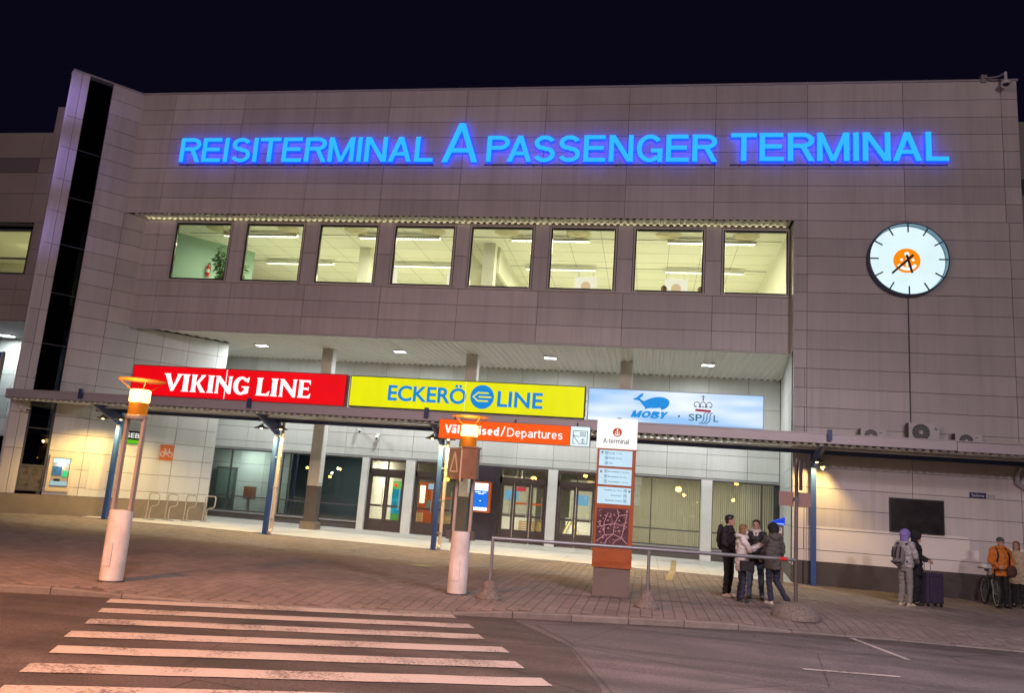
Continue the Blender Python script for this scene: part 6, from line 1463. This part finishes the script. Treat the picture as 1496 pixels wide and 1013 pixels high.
        if hairlen:
            for s in (-1, 1): q.ball((s * 0.062, 0.015, -0.05), 0.05, 12, 10, (0.6, 1.1, 1.9), hm)
            q.ball((0, 0.06, -0.06), 0.075, 14, 10, (1.0, 0.5, 1.4), hm)
        remesh(q, 0.010, hair, 'hair', t, 2, 0.008, 30)
    if extra: extra(t, k, hm, S)
    return t
def A_(dx=0.23, ez=1.15, wx=0.24, wy=-0.05, wz=0.90): return {s: ((s * dx, 0.03, ez), (s * wx, wy, wz)) for s in (-1, 1)}
c_black = cloth('black cloth', (0.014, 0.014, 0.018)); c_navy = cloth('navy denim', (0.022, 0.028, 0.055)); c_jean = cloth('faded jeans', (0.12, 0.19, 0.30)); c_wcoat = cloth('white quilted coat', (0.62, 0.61, 0.60), 0.6)
c_dk = cloth('dark jacket', (0.022, 0.022, 0.028), 0.6); c_grey = cloth('grey green jacket', (0.085, 0.085, 0.078)); c_silver = cloth('silver padded jacket', (0.36, 0.35, 0.36), 0.32); c_purple = cloth('lilac hood', (0.24, 0.19, 0.52)); c_gtr = cloth('grey sweatpants', (0.23, 0.225, 0.21))
c_or = cloth('orange padded jacket', (0.58, 0.17, 0.02), 0.55); c_beige = cloth('beige coat', (0.50, 0.40, 0.26)); c_ws = cloth('white trainers', (0.55, 0.53, 0.50), 0.6); c_bs = cloth('black shoes', (0.012, 0.012, 0.012), 0.5); c_tan = cloth('tan trainers', (0.52, 0.45, 0.33), 0.6)
h_dk = M('dark hair', (0.02, 0.014, 0.010), 0.5); h_br = M('light brown hair', (0.20, 0.11, 0.05), 0.5)

# four people talking behind the guard rail
def ex_strap_bag(t, k, hm, S):
    q = MB(); q.ball((0.03, 0.20, 1.28), 0.12, 16, 12, (1.3, 0.75, 2.3)); q.ball((0.06, 0.22, 1.52), 0.08, 12, 10, (1.2, 0.7, 0.9)); remesh(q, 0.014, c_black, 'rucksack', t, 4, 0.01, 10)
person('tall person all in black with a bulky black bag on the back', 1.93, 19.4, 62, 1.80, c_black, c_black, c_ws, h_dk, {-1: ((-0.24, 0.0, 1.16), (-0.16, -0.2, 1.02)), 1: ((0.23, 0.03, 1.15), (0.22, -0.10, 0.92))}, extra=ex_strap_bag, head_turn=25, hem=0.84)
def ex_coat(t, k, hm, S):
    q = MB(); q.tube([S((0.13 * cos(a), 0.02 + 0.12 * sin(a), 1.49 + 0.02 * sin(a))) for a in [2 * pi * i / 16 for i in range(17)]], 0.045 * k, 10); remesh(q, 0.012, c_wcoat, 'fur_collar', t, 2, 0.015, 30)
    q = MB(); q.box(-0.085, 0.085, -0.135, -0.092, -0.085, 0.0); mk = MB(); mk.ball((0, -0.062, -0.05), 0.062, 14, 10, (0.95, 0.78, 0.75), hm); mk.build('face_mask', M('pale blue mask', (0.50, 0.62, 0.66), 0.7), t, smooth=True, world=False)
    bg_ = MB(); bg_.box(-0.31, -0.20, -0.20, 0.10, 0.66, 0.88); remesh(bg_, 0.012, c_black, 'shoulder_bag', t, 4)
    MB().tube([S((-0.25, -0.10, 0.94)), S((-0.20, -0.14, 1.15)), S((0.0, -0.12, 1.47)), S((0.12, 0.08, 1.45))], 0.011, 6).build('bag_strap', c_black, t, world=False)
person('person in a white quilted coat and face mask holding up a phone', 2.13, 18.5, 97, 1.62, c_wcoat, c_navy, c_bs, h_br, {-1: ((-0.22, -0.14, 1.18), (-0.10, -0.36, 1.30)), 1: ((0.20, -0.20, 1.17), (0.08, -0.44, 1.33), (-0.2, -0.3, 0.4))}, hem=0.70, hairlen=1, extra=ex_coat, slim=0.94)
ph = thing('phone', 'dark phone held up by the person in the white coat', 'phone', (2.68, 18.50, 1.31))
mph = Matrix.Translation((2.66, 18.50, 1.31)) @ Matrix.Rotation(radians(25), 4, 'Y'); MB().box(-0.006, 0.006, -0.04, 0.04, -0.08, 0.08, mph).build('case', m_black, ph); MB().box(-0.0075, -0.0065, -0.036, 0.036, -0.074, 0.074, mph).build('screen', M('phone glass', (0.02, 0.02, 0.025), 0.1), ph)
def ex_scarf(t, k, hm, S):
    q = MB(); q.tube([S((0.085 * cos(a), -0.01 + 0.085 * sin(a), 1.525 + 0.012 * sin(a))) for a in [2 * pi * i / 16 for i in range(17)]], 0.034 * k, 10); q.tube([S((0.05, -0.08, 1.51)), S((0.03, -0.145, 1.40))], [0.03 * k, 0.02 * k], 8); q.tube([S((-0.05, -0.08, 1.51)), S((-0.02, -0.145, 1.40))], [0.03 * k, 0.02 * k], 8); remesh(q, 0.012, c_wcoat, 'scarf', t, 3)
person('short-haired person in a dark jacket, pale scarf and faded jeans facing the camera', 2.53, 19.35, -12, 1.74, c_dk, c_jean, c_bs, h_dk, {-1: ((-0.26, 0.02, 1.17), (-0.20, -0.12, 0.97)), 1: ((0.26, 0.03, 1.16), (0.25, -0.06, 0.93))}, legs={-1: ((-0.12, -0.03, 0.5), (-0.14, 0.0, 0.085)), 1: ((0.12, -0.03, 0.5), (0.14, 0.02, 0.085))}, extra=ex_scarf, jw=1.04)
def ex_hoodback(t, k, hm, S):
    q = MB(); q.ball(S((0, 0.11, 1.47)), 0.10 * k, 16, 10, (1.45, 0.7, 0.95)); remesh(q, 0.014, c_grey, 'folded_hood', t, 4, 0.012, 12)
person('person in a grey jacket and black hood seen from behind, stepping away', 2.80, 18.65, 205, 1.69, c_grey, c_navy, c_ws, h_dk, {-1: ((-0.25, 0.0, 1.16), (-0.22, -0.13, 0.95)), 1: ((0.25, -0.02, 1.16), (0.2, -0.16, 0.98))}, legs={-1: ((-0.13, -0.06, 0.50), (-0.22, 0.22, 0.12)), 1: ((0.07, -0.04, 0.50), (0.06, 0.02, 0.085))}, hood=c_black, hem=0.76, extra=ex_hoodback, head_turn=20, jw=1.05)

# two travellers with a suitcase
def ex_backpack(t, k, hm, S):
    q = MB(); q.ball((0, 0.24, 1.17), 0.15, 18, 14, (1.05, 0.72, 1.65)); q.ball((0, 0.31, 1.03), 0.10, 14, 10, (1.2, 0.7, 1.0)); remesh(q, 0.013, cloth('grey rucksack cloth', (0.17, 0.165, 0.16)), 'rucksack', t, 4, 0.008, 10)
    r_ = MB()
    for x_ in (-0.10, 0.0, 0.10): r_.tube([(x_, 0.375 - abs(x_) * 0.25, 1.12), (x_ * 1.1, 0.36 - abs(x_) * 0.25, 1.25), (x_, 0.30, 1.38)], 0.016, 8)
    r_.tube([(-0.13, 0.34, 1.02), (0, 0.39, 1.00), (0.13, 0.34, 1.02)], 0.022, 8); r_.build('rucksack_trim', c_black, t, smooth=True, world=False)
    for s in (-1, 1): MB().tube([S((s * 0.12, 0.14, 1.44)), S((s * 0.125, -0.06, 1.46)), S((s * 0.135, -0.15, 1.30)), S((s * 0.15, -0.05, 1.08)), S((s * 0.13, 0.14, 1.02))], 0.018, 8).build('shoulder_strap', c_black, t, smooth=True, world=False)
person('person in a silver padded jacket with lilac hood, grey rucksack and grey sweatpants', 6.28, 21.3, 128, 1.77, c_silver, c_gtr, c_tan, h_dk, {-1: ((-0.26, -0.02, 1.16), (-0.18, -0.20, 1.06)), 1: ((0.26, -0.02, 1.15), (0.18, -0.20, 1.06))}, hood=c_purple, hem=0.90, extra=ex_backpack, jw=1.06)
person('person dressed in black with a hood up beside the large suitcase', 6.66, 21.75, 60, 1.75, c_black, c_black, c_bs, h_dk, {-1: ((-0.23, -0.04, 1.16), (-0.08, -0.26, 1.10)), 1: ((0.23, -0.04, 1.16), (0.08, -0.26, 1.10))}, hood=c_black, hem=0.72)
sx, sy = 7.03, 21.85; szz = gz(sx)
su = thing('suitcase', 'large dark purple suitcase with raised handle by the travellers', 'suitcase', (sx, sy, szz), radians(20))
q = MB(); q.box(-0.23, 0.23, -0.15, 0.15, 0.07, 0.80); q.box(-0.21, 0.21, -0.165, 0.165, 0.10, 0.77); remesh(q, 0.013, cloth('dark purple fabric', (0.035, 0.026, 0.060)), 'shell', su, 6, 0.006, 8)
for s in (-1, 1): MB().tube([(s * 0.09, 0.12, 0.78), (s * 0.09, 0.12, 1.10)], 0.009, 8).build('handle_rod', m_steel, su, world=False)
MB().tube([(-0.10, 0.12, 1.10), (0.10, 0.12, 1.10)], 0.016, 8).build('handle_grip', m_black, su, world=False)
for a in (-0.18, 0.18):
    for b_ in (-0.11, 0.11): MB().lathe([(0.015, -0.02), (0.035, -0.015), (0.035, 0.015), (0.015, 0.02)], 14, (a, b_, 0.037), axis='y').build('wheel', m_black, su, world=False, smooth=True)
zp = MB(); zp.tube([(-0.18, -0.170, 0.14), (-0.18, -0.170, 0.72), (0.18, -0.170, 0.72), (0.18, -0.170, 0.14), (-0.18, -0.170, 0.14)], 0.006, 6); zp.build('zip', m_black, su, world=False)

# cyclist in orange with a bicycle
def ex_orange(t, k, hm, S):
    for s in (-1, 1): MB().tube([S((s * 0.12, 0.12, 1.46)), S((s * 0.12, -0.06, 1.47)), S((s * 0.14, -0.165, 1.32)), S((s * 0.16, -0.12, 1.10)), S((s * 0.17, 0.06, 1.02))], 0.02, 8).build('shoulder_strap', c_black, t, smooth=True, world=False)
    q = MB(); q.ball(S((0, 0.20, 1.20)), 0.14, 14, 12, (1.1, 0.7, 1.6)); remesh(q, 0.014, c_black, 'rucksack', t, 3)
    q = MB(); q.tube([S((0.10 * cos(a), -0.005 + 0.10 * sin(a), 1.515)) for a in [2 * pi * i / 14 for i in range(15)]], 0.04 * k, 10); remesh(q, 0.013, c_or, 'collar', t, 3)
    bgm = MB(); bgm.ball(S((0.16, -0.20, 0.93)), 0.12, 14, 12, (1.15, 0.6, 1.3)); remesh(bgm, 0.013, cloth('brown bag cloth', (0.075, 0.035, 0.025)), 'hip_bag', t, 4, 0.01, 10)
person('person in an orange padded jacket and grey woolly hat standing behind a bicycle', 9.22, 23.35, 8, 1.77, c_or, c_black, c_bs, h_dk, {-1: ((-0.27, -0.02, 1.17), (-0.23, -0.26, 1.06)), 1: ((0.27, 0.0, 1.17), (0.24, -0.12, 0.98))}, cap=cloth('grey wool hat', (0.09, 0.085, 0.08)), hem=0.80, extra=ex_orange, jw=1.12)
person('person in a long beige coat at the right edge by the wall', 9.86, 23.95, -30, 1.70, c_beige, c_black, c_bs, h_br, A_(), hem=0.62, hairlen=1, jw=1.05)

bk = thing('bicycle', 'dark mountain bicycle parked in front of the person in orange', 'bicycle', (8.98, 23.05, gz(9)), radians(84))
m_bf = M('dark bicycle frame', (0.03, 0.03, 0.035), 0.3, 0.4); m_ty = M('tyre rubber', (0.015, 0.015, 0.015), 0.8)
R_ = 0.35
def wheel(cx_):
    w = bpy.data.objects.new('wheel', None); COL.objects.link(w); w.parent = bk; PM[w.name] = Matrix()
    ring = lambda r, n=40: [(cx_ + r * cos(2 * pi * i / n), 0, R_ + 0.01 + r * sin(2 * pi * i / n)) for i in range(n + 1)]
    MB().tube(ring(R_ - 0.02), 0.026, 8, cap=False).build('tyre', m_ty, w, smooth=True, world=False)
    MB().tube(ring(R_ - 0.055), 0.011, 6, cap=False).build('rim', m_alu, w, smooth=True, world=False)
    sp = MB()
    for i in range(24):
        a = 2 * pi * i / 24; sp.tube([(cx_ + 0.02 * cos(a + 0.8), (0.03 if i % 2 else -0.03), R_ + 0.01 + 0.02 * sin(a + 0.8)), (cx_ + (R_ - 0.06) * cos(a), 0, R_ + 0.01 + (R_ - 0.06) * sin(a))], 0.0022, 4)
    sp.tube([(cx_, -0.05, R_ + 0.01), (cx_, 0.05, R_ + 0.01)], 0.02, 10); sp.build('spokes', m_steel, w, world=False)
    dsc = MB(); dsc.lathe([(0.04, -0.038), (0.085, -0.038), (0.085, -0.035), (0.04, -0.035)], 20, (cx_, 0, R_ + 0.01), axis='y'); dsc.build('brake_disc', m_steel, w, world=False)
wheel(0.0); wheel(1.08)
fr_ = MB(); BBk = (0.62, 0, 0.30); ST = (0.76, 0, 0.80); HT0 = (0.17, 0, 0.72); HT1 = (0.12, 0, 0.86)
for a, b_, r in ((BBk, ST, 0.017), (HT0, BBk, 0.022), (HT1, (0.73, 0, 0.70), 0.018), (HT0, HT1, 0.022)): fr_.tube([a, b_], r, 10)
for s in (-0.05, 0.05):
    fr_.tube([BBk, (0.85, s, 0.32), (1.08, s, 0.36)], 0.011, 8); fr_.tube([(0.735, 0, 0.70), (0.9, s, 0.54), (1.08, s, 0.36)], 0.009, 8)
fr_.build('frame', m_bf, bk, smooth=True, world=False)
fk = MB()
for s in (-0.055, 0.055): fk.tube([(0.18, s, 0.66), (0.09, s, 0.52), (0.0, s, 0.36)], [0.019, 0.018, 0.013], 8)
fk.tube([(0.18, -0.07, 0.67), (0.18, 0.07, 0.67)], 0.02, 8); fk.build('fork', m_steel, bk, smooth=True, world=False)
MB().tube([(0.12, 0, 0.86), (0.10, 0, 0.94), (0.06, 0, 0.96)], 0.018, 8).build('stem', m_bf, bk, world=False)
MB().tube([(0.14, -0.36, 0.98), (0.09, -0.2, 0.965), (0.06, 0, 0.96), (0.09, 0.2, 0.965), (0.14, 0.36, 0.98)], 0.012, 8).build('handlebar', m_bf, bk, smooth=True, world=False)
for s in (-1, 1): MB().tube([(0.145, s * 0.26, 0.972), (0.15, s * 0.38, 0.982)], 0.018, 8).build('grip', m_black, bk, world=False)
q = MB(); q.ball((0.80, 0, 0.90), 0.10, 14, 8, (1.35, 0.65, 0.32)); q.ball((0.70, 0, 0.90), 0.06, 12, 8, (1.6, 0.5, 0.4)); remesh(q, 0.01, m_black, 'saddle', bk, 3)
MB().tube([(0.76, 0, 0.79), (0.785, 0, 0.89)], 0.013, 8).build('seat_post', m_steel, bk, world=False)
ch_ = MB(); ch_.lathe([(0.02, -0.012), (0.09, -0.008), (0.09, 0.0), (0.02, 0.0)], 24, (0.62, -0.05, 0.30), axis='y'); ch_.beam((0.62, -0.07, 0.30), (0.70, -0.07, 0.15), 0.014, 0.02); ch_.beam((0.62, 0.07, 0.30), (0.54, 0.07, 0.45), 0.014, 0.02); ch_.build('crankset', m_steel, bk, world=False)
for a, s in (((0.70, -0.11, 0.15), 1), ((0.54, 0.11, 0.45), 1)): MB().box(a[0] - 0.045, a[0] + 0.045, a[1] - 0.045, a[1] + 0.045, a[2] - 0.012, a[2] + 0.012).build('pedal', m_black, bk, world=False)

bpy.data.objects.remove(_to); bpy.data.curves.remove(_tc)
